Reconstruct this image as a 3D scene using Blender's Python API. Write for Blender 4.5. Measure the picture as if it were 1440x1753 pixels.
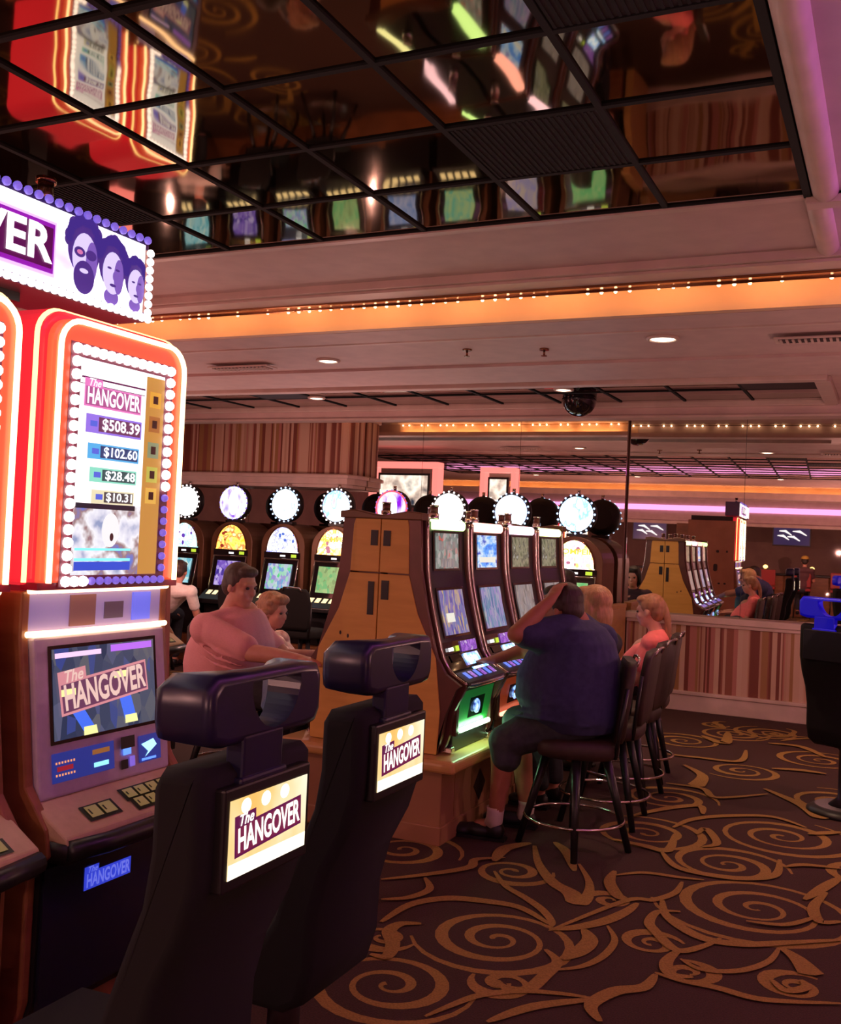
import bpy, bmesh, math, random
from mathutils import Vector, Matrix, Quaternion

random.seed(7)
for o in list(bpy.data.objects):
    bpy.data.objects.remove(o)
SC = bpy.context.scene
COL = SC.collection

# ------------------------------------------------------------------ camera
FPX, CX, CY, EYE = 1720.0, 720.0, 876.5, 1.65
CAM_ROWS = ((0.903, -0.031, 0.429), (0.428, -0.041, -0.903), (0.046, 0.999, -0.024))
_y = Vector((1535 - CX, -(955 - CY), -FPX)).normalized()
_x = -Vector((-2900 - CX, -(751 - CY), -FPX)).normalized()
_x = (_x - _y * _x.dot(_y)).normalized()
_z = _x.cross(_y)
ROT = Matrix((_x, _y, _z))                 # rows: world axes seen from the camera
CAMPOS = Vector((0, 0, EYE))
cam = bpy.data.cameras.new('camera')
cam.sensor_fit = 'VERTICAL'
cam.sensor_height = 24.0
cam.lens = 24.0 * FPX / 1753.0
cam.clip_start = 0.05
camera = bpy.data.objects.new('camera', cam)
COL.objects.link(camera)
camera.matrix_world = Matrix.Translation(CAMPOS) @ ROT.to_4x4()
SC.camera = camera


def P(u, v, X=None, Y=None, Z=None):
    """A point of the photograph (1440x1753) on the plane X=, Y= or Z=."""
    d = ROT @ Vector((u - CX, -(v - CY), -FPX))
    ax, val = (0, X) if X is not None else (1, Y) if Y is not None else (2, Z)
    t = (val - CAMPOS[ax]) / d[ax]
    return CAMPOS + d * t


# ------------------------------------------------------------------ exposure and air
SC.view_settings.view_transform = 'Standard'
SC.view_settings.look = 'None'
SC.view_settings.gamma = 1.0
SC.view_settings.exposure = 0.22
SC.view_settings.use_curve_mapping = False
SC.cycles.max_bounces = 10
SC.cycles.glossy_bounces = 6
SC.cycles.diffuse_bounces = 4
SC.cycles.sample_clamp_indirect = 4.0
SC.cycles.blur_glossy = 0.5
SC.cycles.use_denoising = True
world = bpy.data.worlds.new('world')
SC.world = world
world.use_nodes = True
world.node_tree.nodes['Background'].inputs[0].default_value = (0.10, 0.05, 0.05, 1)
world.node_tree.nodes['Background'].inputs[1].default_value = 0.3

ZC = 3.20        # mirror-tiled ceiling
ZL = 3.03        # lower ceiling beyond the cove
YM = 10.47       # mirror behind the round-topped machines
YR = 10.56       # mirror behind the striped half wall


def light(name, kind, loc, energy, color, rot=(0, 0, 0), **kw):
    l = bpy.data.lights.new(name, kind)
    l.energy = energy
    l.color = color
    for k, v in kw.items():
        setattr(l, k, v)
    o = bpy.data.objects.new(name, l)
    COL.objects.link(o)
    o.location = loc
    o.rotation_euler = rot
    return o


WARM = (1.0, 0.62, 0.42)
K = 1.6
# unseen fill lamps added to brighten the hall, in place of machine glow
FILLC = (1.0, 0.47, 0.40)
for x, y, z, e in ((1.7, -0.6, 1.5, 18), (1.9, 3.6, 1.7, 22), (-0.4, -3.2, 1.7, 60), (-3.0, -1.2, 1.9, 36), (-5.5, -2.5, 1.7, 60), (-8.0, -1.0, 1.7, 40),
                   (0.9, 6.8, 1.5, 26), (-0.6, 8.9, 1.2, 9), (-4.6, 8.3, 1.5, 22), (-6.8, 8.0, 1.5, 20), (-5.5, 3.2, 1.5, 30), (-5.2, 5.6, 1.3, 16)):
    light('fill_light', 'POINT', (x, y, z), e * K, FILLC, shadow_soft_size=0.0)
# ------------------------------------------------------------------ materials
MATS = {}


def _new(name):
    m = bpy.data.materials.new(name)
    m.use_nodes = True
    MATS[name] = m
    return m, m.node_tree, m.node_tree.nodes['Principled BSDF']


def mat(name, col=(.5, .5, .5), rough=0.5, metal=0.0, emit=None, es=0.0, coat=0.0):
    if name in MATS:
        return MATS[name]
    m, nt, b = _new(name)
    b.inputs['Base Color'].default_value = (*col, 1)
    b.inputs['Roughness'].default_value = rough
    b.inputs['Metallic'].default_value = metal
    if coat:
        b.inputs['Coat Weight'].default_value = coat
    if emit:
        b.inputs['Emission Color'].default_value = (*emit, 1)
        b.inputs['Emission Strength'].default_value = es
    return m


def glow(name, col=(1, 1, 1), s=1.0):
    """something that gives off light"""
    return mat(name, (0.02, 0.02, 0.02), 0.4, 0, col, s)


def noisy(name, c1, c2, scale=8, rough=0.6, bump=0.0, detail=4, stretch=(1, 1, 1), metal=0.0, lo=.35, hi=.65):
    if name in MATS:
        return MATS[name]
    m, nt, b = _new(name)
    n, l = nt.nodes, nt.links
    tc = n.new('ShaderNodeTexCoord')
    mp = n.new('ShaderNodeMapping')
    mp.inputs['Scale'].default_value = stretch
    no = n.new('ShaderNodeTexNoise')
    no.inputs['Scale'].default_value = scale
    no.inputs['Detail'].default_value = detail
    cr = n.new('ShaderNodeValToRGB')
    cr.color_ramp.elements[0].color = (*c1, 1)
    cr.color_ramp.elements[1].color = (*c2, 1)
    cr.color_ramp.elements[0].position = lo
    cr.color_ramp.elements[1].position = hi
    l.new(tc.outputs['Object'], mp.inputs[0])
    l.new(mp.outputs[0], no.inputs['Vector'])
    l.new(no.outputs[0], cr.inputs[0])
    l.new(cr.outputs[0], b.inputs['Base Color'])
    b.inputs['Roughness'].default_value = rough
    b.inputs['Metallic'].default_value = metal
    if bump:
        bp = n.new('ShaderNodeBump')
        bp.inputs['Strength'].default_value = bump
        bp.inputs['Distance'].default_value = 0.01
        l.new(no.outputs[0], bp.inputs['Height'])
        l.new(bp.outputs[0], b.inputs['Normal'])
    return m


def stripes(name, k, cols, rough=0.6):
    """irregular upright stripes running along X+Y of the world-placed mesh"""
    m, nt, b = _new(name)
    n, l = nt.nodes, nt.links
    tc = n.new('ShaderNodeTexCoord')
    sx = n.new('ShaderNodeSeparateXYZ')
    ad = n.new('ShaderNodeMath'); ad.operation = 'ADD'
    fl = n.new('ShaderNodeMath'); fl.operation = 'MULTIPLY'; fl.inputs[1].default_value = k
    fo = n.new('ShaderNodeMath'); fo.operation = 'FLOOR'
    no = n.new('ShaderNodeTexWhiteNoise'); no.noise_dimensions = '1D'
    cr = n.new('ShaderNodeValToRGB')
    cr.color_ramp.interpolation = 'CONSTANT'
    e = cr.color_ramp.elements
    e[0].position = 0; e[0].color = (*cols[0], 1)
    e[1].position = 1.0 / len(cols); e[1].color = (*cols[1], 1)
    for i, c in enumerate(cols[2:]):
        x = e.new((i + 2) / len(cols)); x.color = (*c, 1)
    # uneven widths: wobble the coordinate before flooring it
    wn = n.new('ShaderNodeTexNoise'); wn.noise_dimensions = '1D'; wn.inputs['Scale'].default_value = 7.0
    wm = n.new('ShaderNodeMath'); wm.operation = 'MULTIPLY_ADD'; wm.inputs[1].default_value = 0.22
    l.new(tc.outputs['Object'], sx.inputs[0])
    l.new(sx.outputs['X'], ad.inputs[0]); l.new(sx.outputs['Y'], ad.inputs[1])
    l.new(ad.outputs[0], wn.inputs['W'])
    l.new(wn.outputs[0], wm.inputs[0]); l.new(ad.outputs[0], wm.inputs[2])
    l.new(wm.outputs[0], fl.inputs[0]); l.new(fl.outputs[0], fo.inputs[0])
    l.new(fo.outputs[0], no.inputs['W']); l.new(no.outputs[0], cr.inputs[0])
    l.new(cr.outputs[0], b.inputs['Base Color'])
    b.inputs['Roughness'].default_value = rough
    return m


def screen(name, cols, scale, s, stretch=(1, 1, 1), kind='vor', off=0.0):
    """a lit game display: coloured cells of light"""
    if name in MATS:
        return MATS[name]
    m, nt, b = _new(name)
    n, l = nt.nodes, nt.links
    tc = n.new('ShaderNodeTexCoord')
    mp = n.new('ShaderNodeMapping')
    mp.inputs['Scale'].default_value = stretch
    mp.inputs['Location'].default_value = (off, off * 1.7, off * .6)
    if kind == 'vor':
        t = n.new('ShaderNodeTexVoronoi'); t.inputs['Scale'].default_value = scale
        bw = n.new('ShaderNodeSeparateColor')
        l.new(t.outputs['Color'], bw.inputs[0]); src = bw.outputs[0]
    else:
        t = n.new('ShaderNodeTexNoise'); t.inputs['Scale'].default_value = scale; t.inputs['Detail'].default_value = 3
        src = t.outputs[0]
    l.new(tc.outputs['Object'], mp.inputs[0]); l.new(mp.outputs[0], t.inputs['Vector'])
    cr = n.new('ShaderNodeValToRGB')
    e = cr.color_ramp.elements
    lo, hi = (0.0, 1.0) if kind == 'vor' else (.3, .7)
    e[0].position = lo; e[0].color = (*cols[0], 1)
    e[1].position = hi; e[1].color = (*cols[-1], 1)
    for i, c in enumerate(cols[1:-1]):
        x = e.new(lo + (hi - lo) * (i + 1) / (len(cols) - 1)); x.color = (*c, 1)
    l.new(src, cr.inputs[0])
    l.new(cr.outputs[0], b.inputs['Emission Color'])
    b.inputs['Emission Strength'].default_value = s
    b.inputs['Base Color'].default_value = (0.01, 0.01, 0.012, 1)
    b.inputs['Roughness'].default_value = 0.12
    return m


def mirror(name, col, rough=0.02, warp=0.0, scale=2.0):
    m, nt, b = _new(name)
    b.inputs['Base Color'].default_value = (*col, 1)
    b.inputs['Metallic'].default_value = 1
    b.inputs['Roughness'].default_value = rough
    if warp:
        n, l = nt.nodes, nt.links
        tc = n.new('ShaderNodeTexCoord')
        no = n.new('ShaderNodeTexNoise'); no.inputs['Scale'].default_value = scale; no.inputs['Detail'].default_value = 1
        bp = n.new('ShaderNodeBump'); bp.inputs['Strength'].default_value = warp; bp.inputs['Distance'].default_value = 0.02
        l.new(tc.outputs['Object'], no.inputs['Vector'])
        l.new(no.outputs[0], bp.inputs['Height']); l.new(bp.outputs[0], b.inputs['Normal'])
    return m


CREAM = noisy('cream_plaster', (0.50, 0.36, 0.34), (0.56, 0.41, 0.38), 6, 0.6)
CREAM2 = noisy('cream_trim', (0.52, 0.40, 0.35), (0.60, 0.45, 0.40), 6, 0.45)
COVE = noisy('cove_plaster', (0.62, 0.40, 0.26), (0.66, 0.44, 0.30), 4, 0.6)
DARKGRID = mat('black_grid', (0.0018, 0.0014, 0.0014), 0.9)
TILEMIR = mirror('smoked_mirror_tile', (0.34, 0.28, 0.19), 0.04, 0.12, 2.3)
COFMIR = mirror('dark_mirror_tile', (0.20, 0.15, 0.12), 0.03, 0.05, 2.0)
WALLMIR = mirror('wall_mirror', (0.80, 0.74, 0.68), 0.01)
VENTDARK = mat('dark_grille', (0.030, 0.016, 0.020), 0.7)
STRIPE = stripes('striped_panel', 34, [(.42, .25, .17), (.16, .04, .025), (.50, .33, .24), (.30, .15, .06), (.46, .28, .20), (.24, .08, .05), (.40, .16, .13), (.52, .36, .27)])
CARPET = noisy('carpet_pile', (0.028, 0.008, 0.005), (0.055, 0.016, 0.010), 160, 0.95, 0.3, 2)
SCROLL = noisy('carpet_scroll', (0.24, 0.135, 0.026), (0.34, 0.195, 0.040), 120, 0.95, 0.3, 2)
WOOD = noisy('maple_panel', (0.62, 0.33, 0.065), (0.70, 0.38, 0.085), 3, 0.5, 0, 4, (1, 1, 6))
WOODLT = noisy('maple_ledge', (0.52, 0.28, 0.10), (0.60, 0.33, 0.12), 5, 0.35, 0, 4, (1, 1, 4))
WOODRD = noisy('red_brown_wood', (0.22, 0.08, 0.03), (0.30, 0.115, 0.045), 4, 0.4, 0, 4, (1, 1, 5))
TILEWALL = noisy('tan_tile', (0.30, 0.14, 0.07), (0.36, 0.17, 0.085), 3, 0.45)
BROWNMET = noisy('bronze_side', (0.10, 0.035, 0.028), (0.14, 0.05, 0.04), 5, 0.35, 0, 3, (1, 1, 1), 0.3)
BRONZE = noisy('bronze_arch', (0.13, 0.06, 0.03), (0.17, 0.08, 0.04), 5, 0.4, 0, 3, (1, 1, 1), 0.2)
CHROME = mat('chrome', (0.85, 0.80, 0.78), 0.14, 1.0)
BRASS = mat('polished_brass_strip', (0.35, 0.16, 0.08), 0.18, 1.0)
BLACK = mat('black_plastic', (0.010, 0.009, 0.011), 0.38)
BLACKM = mat('black_fabric', (0.0035, 0.0028, 0.003), 0.95)
BLKGLS = mat('black_glass', (0.008, 0.007, 0.010), 0.06, 0, coat=1.0)
BLUEPL = mat('dark_blue_plastic', (0.012, 0.011, 0.040), 0.30)
GREYPL = noisy('lavender_grey_bezel', (0.50, 0.44, 0.58), (0.55, 0.48, 0.62), 40, 0.45)
TAN = noisy('tan_deck', (0.50, 0.34, 0.22), (0.56, 0.38, 0.25), 30, 0.35)
REDPL = mat('red_lit_panel', (0.55, 0.02, 0.03), 0.25, 0, (1.0, 0.03, 0.05), 0.55)
ORGPL = mat('orange_lit_panel', (0.6, 0.10, 0.04), 0.25, 0, (1.0, 0.11, 0.05), 0.6)
UPHOL = noisy('brown_upholstery', (0.030, 0.013, 0.010), (0.042, 0.018, 0.014), 30, 0.6)
NEONW = glow('neon_warm_white', (1.0, 0.62, 0.32), 4.0)
NEONY = glow('neon_yellow', (1.0, 0.62, 0.22), 2.6)
NEONP = glow('neon_salmon', (1.0, 0.22, 0.20), 1.6)
NEONM = glow('neon_magenta', (1.0, 0.36, 0.80), 1.7)
BULBW = glow('white_bulb', (1.0, 0.86, 0.84), 3.0)
BULBD = mat('unlit_bulb', (0.30, 0.16, 0.22), 0.3, 0, (0.4, 0.16, 0.4), 0.3)
BULBB = mat('violet_bulb', (0.20, 0.14, 0.5), 0.3, 0, (0.24, 0.16, 0.85), 0.6)
FAIRY = glow('warm_string_bulb', (1.0, 0.66, 0.36), 11.0)
LAMPW = glow('downlight_lens', (1.0, 0.80, 0.58), 5.0)
COVEL = glow('cove_lamp', (1.0, 0.50, 0.18), 18.0)
WHITE = glow('white_lit', (1.0, 0.95, 0.98), 1.3)
PURPLE = glow('purple_lit', (0.30, 0.02, 0.55), 0.9)
PLUM = mat('plum_print', (0.08, 0.005, 0.05), 0.5, 0, (0.16, 0.01, 0.10), 0.5)
SKIN = noisy('skin', (0.62, 0.28, 0.20), (0.68, 0.32, 0.23), 20, 0.5)
SKIN2 = noisy('tanned_skin', (0.34, 0.13, 0.07), (0.38, 0.15, 0.085), 20, 0.5)


# ------------------------------------------------------------------ mesh collector
class G:
    def __init__(s):
        s.v, s.f, s.m, s.mats, s.sm = [], [], [], [], []

    def mi(s, m):
        if m not in s.mats:
            s.mats.append(m)
        return s.mats.index(m)

    def add(s, vs, fs, m, smooth=False):
        b = len(s.v)
        s.v += [tuple(v) for v in vs]
        k = s.mi(m)
        for f in fs:
            s.f.append(tuple(b + i for i in f)); s.m.append(k); s.sm.append(smooth)
        return s

    def box(s, x0, x1, y0, y1, z0, z1, m):
        vs = [(x, y, z) for x in (x0, x1) for y in (y0, y1) for z in (z0, z1)]
        return s.add(vs, [(0, 1, 3, 2), (4, 6, 7, 5), (0, 4, 5, 1), (2, 3, 7, 6), (0, 2, 6, 4), (1, 5, 7, 3)], m)

    def prism(s, pts, axis, a, b, m, smooth=False):
        """closed outline swept along an axis; pts are the other two coordinates"""
        n = len(pts)

        def mk(p, t):
            return (t, p[0], p[1]) if axis == 'x' else (p[0], t, p[1]) if axis == 'y' else (p[0], p[1], t)
        vs = [mk(p, a) for p in pts] + [mk(p, b) for p in pts]
        ar = sum(pts[i][0] * pts[(i + 1) % n][1] - pts[(i + 1) % n][0] * pts[i][1] for i in range(n))
        flip = (ar > 0) ^ (axis == 'y')
        sides = [(i, (i + 1) % n, n + (i + 1) % n, n + i) for i in range(n)]
        c0, c1 = tuple(reversed(range(n))), tuple(range(n, 2 * n))
        if not flip:
            sides = [tuple(reversed(q)) for q in sides]; c0, c1 = tuple(reversed(c0)), tuple(reversed(c1))
        s.add(vs, sides, m, smooth)
        b0 = len(s.v) - 2 * n
        k = s.mi(m)
        for c in (c0, c1):
            s.f.append(tuple(b0 + i for i in c)); s.m.append(k); s.sm.append(False)
        return s

    def ring(s, rings, m, closed_path=False, caps=True, smooth=True):
        n = len(rings[0])
        vs = [v for r in rings for v in r]
        fs = []
        R_ = len(rings)
        for j in range(R_ if closed_path else R_ - 1):
            a, b = j * n, ((j + 1) % R_) * n
            for i in range(n):
                k = (i + 1) % n
                fs.append((a + i, a + k, b + k, b + i))
        s.add(vs, fs, m, smooth)
        if caps and not closed_path:
            b0 = len(s.v) - len(vs); k = s.mi(m)
            s.f.append(tuple(b0 + i for i in reversed(range(n)))); s.m.append(k); s.sm.append(False)
            s.f.append(tuple(b0 + (R_ - 1) * n + i for i in range(n))); s.m.append(k); s.sm.append(False)
        return s

    def tube(s, pts, r, m, closed=False, n=8):
        pts = [Vector(p) for p in pts]
        N = len(pts)
        rr = r if isinstance(r, (list, tuple)) else [r] * N
        rings = []
        ref = None
        for i, p in enumerate(pts):
            a = pts[(i - 1) % N] if (closed or i > 0) else p
            b = pts[(i + 1) % N] if (closed or i < N - 1) else p
            t = (b - a).normalized()
            if ref is None:
                ref = Vector((0, 0, 1)) if abs(t.z) < 0.9 else Vector((1, 0, 0))
            u = t.cross(ref).normalized(); w = t.cross(u).normalized()
            ref = -w if abs((-w).dot(t)) < .5 else ref
            rings.append([p + (u * math.cos(q) + w * math.sin(q)) * rr[i] for q in [2 * math.pi * k / n for k in range(n)]])
        return s.ring(rings, m, closed)

    def cyl(s, p0, p1, r0, m, r1=None, n=16):
        return s.tube([p0, p1], [r0, r0 if r1 is None else r1], m, n=n)

    def ball(s, c, r, m, rot=None, n=14, k=9, z0=-1.0, z1=1.0):
        c = Vector(c); r = (r, r, r) if isinstance(r, (int, float)) else r
        rings = []
        for j in range(k + 1):
            z = z0 + (z1 - z0) * j / k
            th = math.asin(max(-1, min(1, z))) if (z0, z1) != (-1, 1) else -math.pi / 2 + math.pi * j / k
            cz, sz = max(math.cos(th), 0.02), math.sin(th)
            ring = []
            for i in range(n):
                q = 2 * math.pi * i / n
                v = Vector((math.cos(q) * cz * r[0], math.sin(q) * cz * r[1], sz * r[2]))
                if rot is not None:
                    v = rot @ v
                ring.append(c + v)
            rings.append(ring)
        return s.ring(rings, m)

    def quad(s, a, b, c, d, m):
        return s.add([a, b, c, d], [(0, 1, 2, 3)], m)

    def poly(s, pts, m):
        return s.add(pts, [tuple(range(len(pts)))], m)

    def disc(s, c, u, w, ru, rw, m, n=24):
        c, u, w = Vector(c), Vector(u), Vector(w)
        return s.poly([c + u * ru * math.cos(2 * math.pi * i / n) + w * rw * math.sin(2 * math.pi * i / n) for i in range(n)], m)

    def text(s, txt, o, u, w, size, m, bold=0.0, shear=0.0, width=None, depth=0.0, align='CENTER', space=1.0):
        """letters at o, running along u, upright along w"""
        o, u, w = Vector(o), Vector(u).normalized(), Vector(w).normalized()
        nrm = u.cross(w)
        vs, fs, wd = text_mesh(txt, bold, shear, align, space)
        sx = size if width is None else width / max(wd, 1e-6)
        s.add([o + u * (x * sx) + w * (y * size) + nrm * depth for x, y in vs], fs, m)
        return s

    def obj(s, name, parent=None, bevel=0.0, smooth=False, seg=2, kind=None, label=None):
        me = bpy.data.meshes.new(name)
        me.from_pydata(s.v, [], s.f)
        for m in s.mats:
            me.materials.append(m)
        for p, k, q in zip(me.polygons, s.m, s.sm):
            p.material_index = k
            p.use_smooth = q or smooth
        me.update()
        o = bpy.data.objects.new(name, me)
        COL.objects.link(o)
        if parent is not None:
            o.parent = parent
        if bevel:
            b = o.modifiers.new('bevel', 'BEVEL'); b.width = bevel; b.segments = seg; b.limit_method = 'ANGLE'
            b.angle_limit = 0.7
        if kind:
            o['kind'] = kind
        if label:
            o['label'] = label
        return o


_TXT = {}


def text_mesh(txt, bold, shear, align, space):
    key = (txt, bold, shear, align, space)
    if key in _TXT:
        return _TXT[key]
    c = bpy.data.curves.new('letters', 'FONT')
    c.body = txt; c.offset = bold; c.shear = shear; c.align_x = align; c.align_y = 'CENTER'
    c.space_character = space; c.resolution_u = 3
    o = bpy.data.objects.new('letters', c)
    COL.objects.link(o)
    dg = bpy.context.evaluated_depsgraph_get()
    dg.update()
    me = bpy.data.meshes.new_from_object(o.evaluated_get(dg))
    vs = [(v.co.x, v.co.y) for v in me.vertices]
    fs = [tuple(p.vertices) for p in me.polygons]
    wd = max(v[0] for v in vs) - min(v[0] for v in vs)
    bpy.data.objects.remove(o); bpy.data.curves.remove(c); bpy.data.meshes.remove(me)
    _TXT[key] = (vs, fs, wd)
    return _TXT[key]


def thing(name, label, cat, loc=(0, 0, 0), rz=0.0, group=None):
    o = bpy.data.objects.new(name, None)
    COL.objects.link(o)
    o.location = loc; o.rotation_euler = (0, 0, rz)
    o.empty_display_size = 0.1
    o['label'] = label; o['category'] = cat
    if group:
        o['group'] = group
    return o


def tag(o, label, cat, group=None):
    o['label'] = label; o['category'] = cat
    if group:
        o['group'] = group
    return o


def st(name, g, parent=None, **kw):
    return g.obj(name, parent, kind='structure', **kw)


def kids(o):
    return [c for c in COL.objects if c.parent == o]


def copy_tree(o, parent=None):
    c = o.copy(); COL.objects.link(c); c.parent = parent
    for ch in kids(o):
        copy_tree(ch, c)
    return c


def dup(root, loc, rz, label, group=None):
    r = copy_tree(root)
    r.location = loc; r.rotation_euler = (0, 0, rz)
    r['label'] = label
    if group:
        r['group'] = group
    return r


def rrect(w, h, r, n=5, cy=0.0, cz=0.0):
    out = []
    for (sx, sz, a0) in ((1, 1, 0), (-1, 1, 90), (-1, -1, 180), (1, -1, 270)):
        for i in range(n + 1):
            a = math.radians(a0 + 90 * i / n)
            out.append((cy + sx * (w / 2 - r) + r * math.cos(a), cz + sz * (h / 2 - r) + r * math.sin(a)))
    return out


def put_bulbs(parent, pts, r, m, n=8):
    """one shared bulb mesh, each bulb its own part"""
    g = G().ball((0, 0, 0), r, m, n=n, k=5)
    first = g.obj('bulb', parent)
    me = first.data
    for i, p in enumerate(pts):
        o = first if i == 0 else bpy.data.objects.new('bulb', me)
        if i:
            COL.objects.link(o); o.parent = parent
        o.location = p
        if i:
            pass

# ================================================================== THE ROOM
XL, XR, YF = -12.0, 2.5, -8.0
# ---- floor: carpet with its scroll pattern woven in
g = G()
g.quad((XL, YF, 0), (XR, YF, 0), (XR, YR + .1, 0), (XL, YR + .1, 0), CARPET)


def smooth_path(pts, k=6):
    out = []
    n = len(pts)
    for i in range(n - 1):
        p0, p1, p2, p3 = pts[max(i - 1, 0)], pts[i], pts[i + 1], pts[min(i + 2, n - 1)]
        for j in range(k):
            t = j / k
            out.append(tuple(0.5 * (2 * p1[a] + (p2[a] - p0[a]) * t + (2 * p0[a] - 5 * p1[a] + 4 * p2[a] - p3[a]) * t * t
                                    + (3 * p1[a] - p0[a] - 3 * p2[a] + p3[a]) * t ** 3) for a in (0, 1)))
    out.append(pts[-1])
    return out


def ribbon(pts, wf):
    """strip of varying width: returns (verts, faces)"""
    n = len(pts); L, Rr = [], []
    for i in range(n):
        a, b = pts[max(i - 1, 0)], pts[min(i + 1, n - 1)]
        dx, dy = b[0] - a[0], b[1] - a[1]
        d = math.hypot(dx, dy) or 1
        w = wf(i / (n - 1)) / 2
        L.append((pts[i][0] - dy / d * w, pts[i][1] + dx / d * w)); Rr.append((pts[i][0] + dy / d * w, pts[i][1] - dx / d * w))
    return L + Rr, [(n + i, n + i + 1, i + 1, i) for i in range(n - 1)]


scrolls = []


def swoosh(zp, w, kind='mid'):
    pts = [tuple(P(540 + x / 1.6, 1180 + y / 1.6, Z=0)[:2]) for x, y in zp]
    sp = smooth_path(pts)
    if kind == 'mid':
        wf = lambda t: w * (0.35 + 0.9 * math.sin(math.pi * min(max(t, 0), 1)) ** .8)
    elif kind == 'in':
        wf = lambda t: w * (0.3 + 1.3 * t) * (1 if t < .93 else (1.02 - t) * 11)
    else:
        wf = lambda t: w * (1.5 - 1.2 * t)
    scrolls.append(ribbon(sp, wf))


def spiral(cx, cy, R0, turns, a0, hand=1, w=0.045):
    n = int(26 * turns)
    pts = []
    for i in range(n + 1):
        t = i / n
        r = R0 * (1 - t) ** 1.15 + 0.018
        a = a0 + hand * turns * 2 * math.pi * t
        pts.append((cx + r * math.cos(a), cy + r * math.sin(a)))
    scrolls.append(ribbon(pts, lambda t: w * (1.15 - 0.65 * t) * (1 + .35 * math.sin(t * turns * 7.5)) * (0.25 + 0.75 * min(1, t * 7))))


for a in ((-1.44, 3.96, .34, 3.0, 3.6, 1), (-.53, 4.94, .46, 3.3, 3.4, 1), (-1.63, 3.35, .30, 2.6, .2, -1), (-.55, 6.25, .40, 3.0, 1.2, -1),
          (-.75, 5.53, .30, 2.6, 0.1, 1), (-1.68, 4.79, .19, 2.0, .5, -1), (-2.29, 4.80, .30, 2.6, 0, 1), (-1.25, 5.85, .34, 2.8, 2.2, -1),
          (-.30, 4.14, .12, 1.6, 1, 1), (-.68, 4.05, .10, 1.5, 2, -1), (-.87, 4.26, .12, 1.7, .5, 1), (-1.15, 4.66, .10, 1.6, 4, -1),
          (-1.27, 3.58, .11, 1.6, 3, 1), (-1.85, 3.72, .12, 1.6, 0, -1), (-.06, 5.75, .22, 2.2, 1, 1), (-1.30, 6.75, .30, 2.6, 0, 1),
          (-.30, 7.35, .36, 2.8, 2, -1), (-1.0, 7.9, .28, 2.4, 4, 1), (-.5, 8.7, .34, 2.6, 1, 1), (-1.6, 8.8, .32, 2.6, 3, -1), (-1.0, 9.7, .30, 2.6, 2, 1)):
    spiral(*a)
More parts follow.
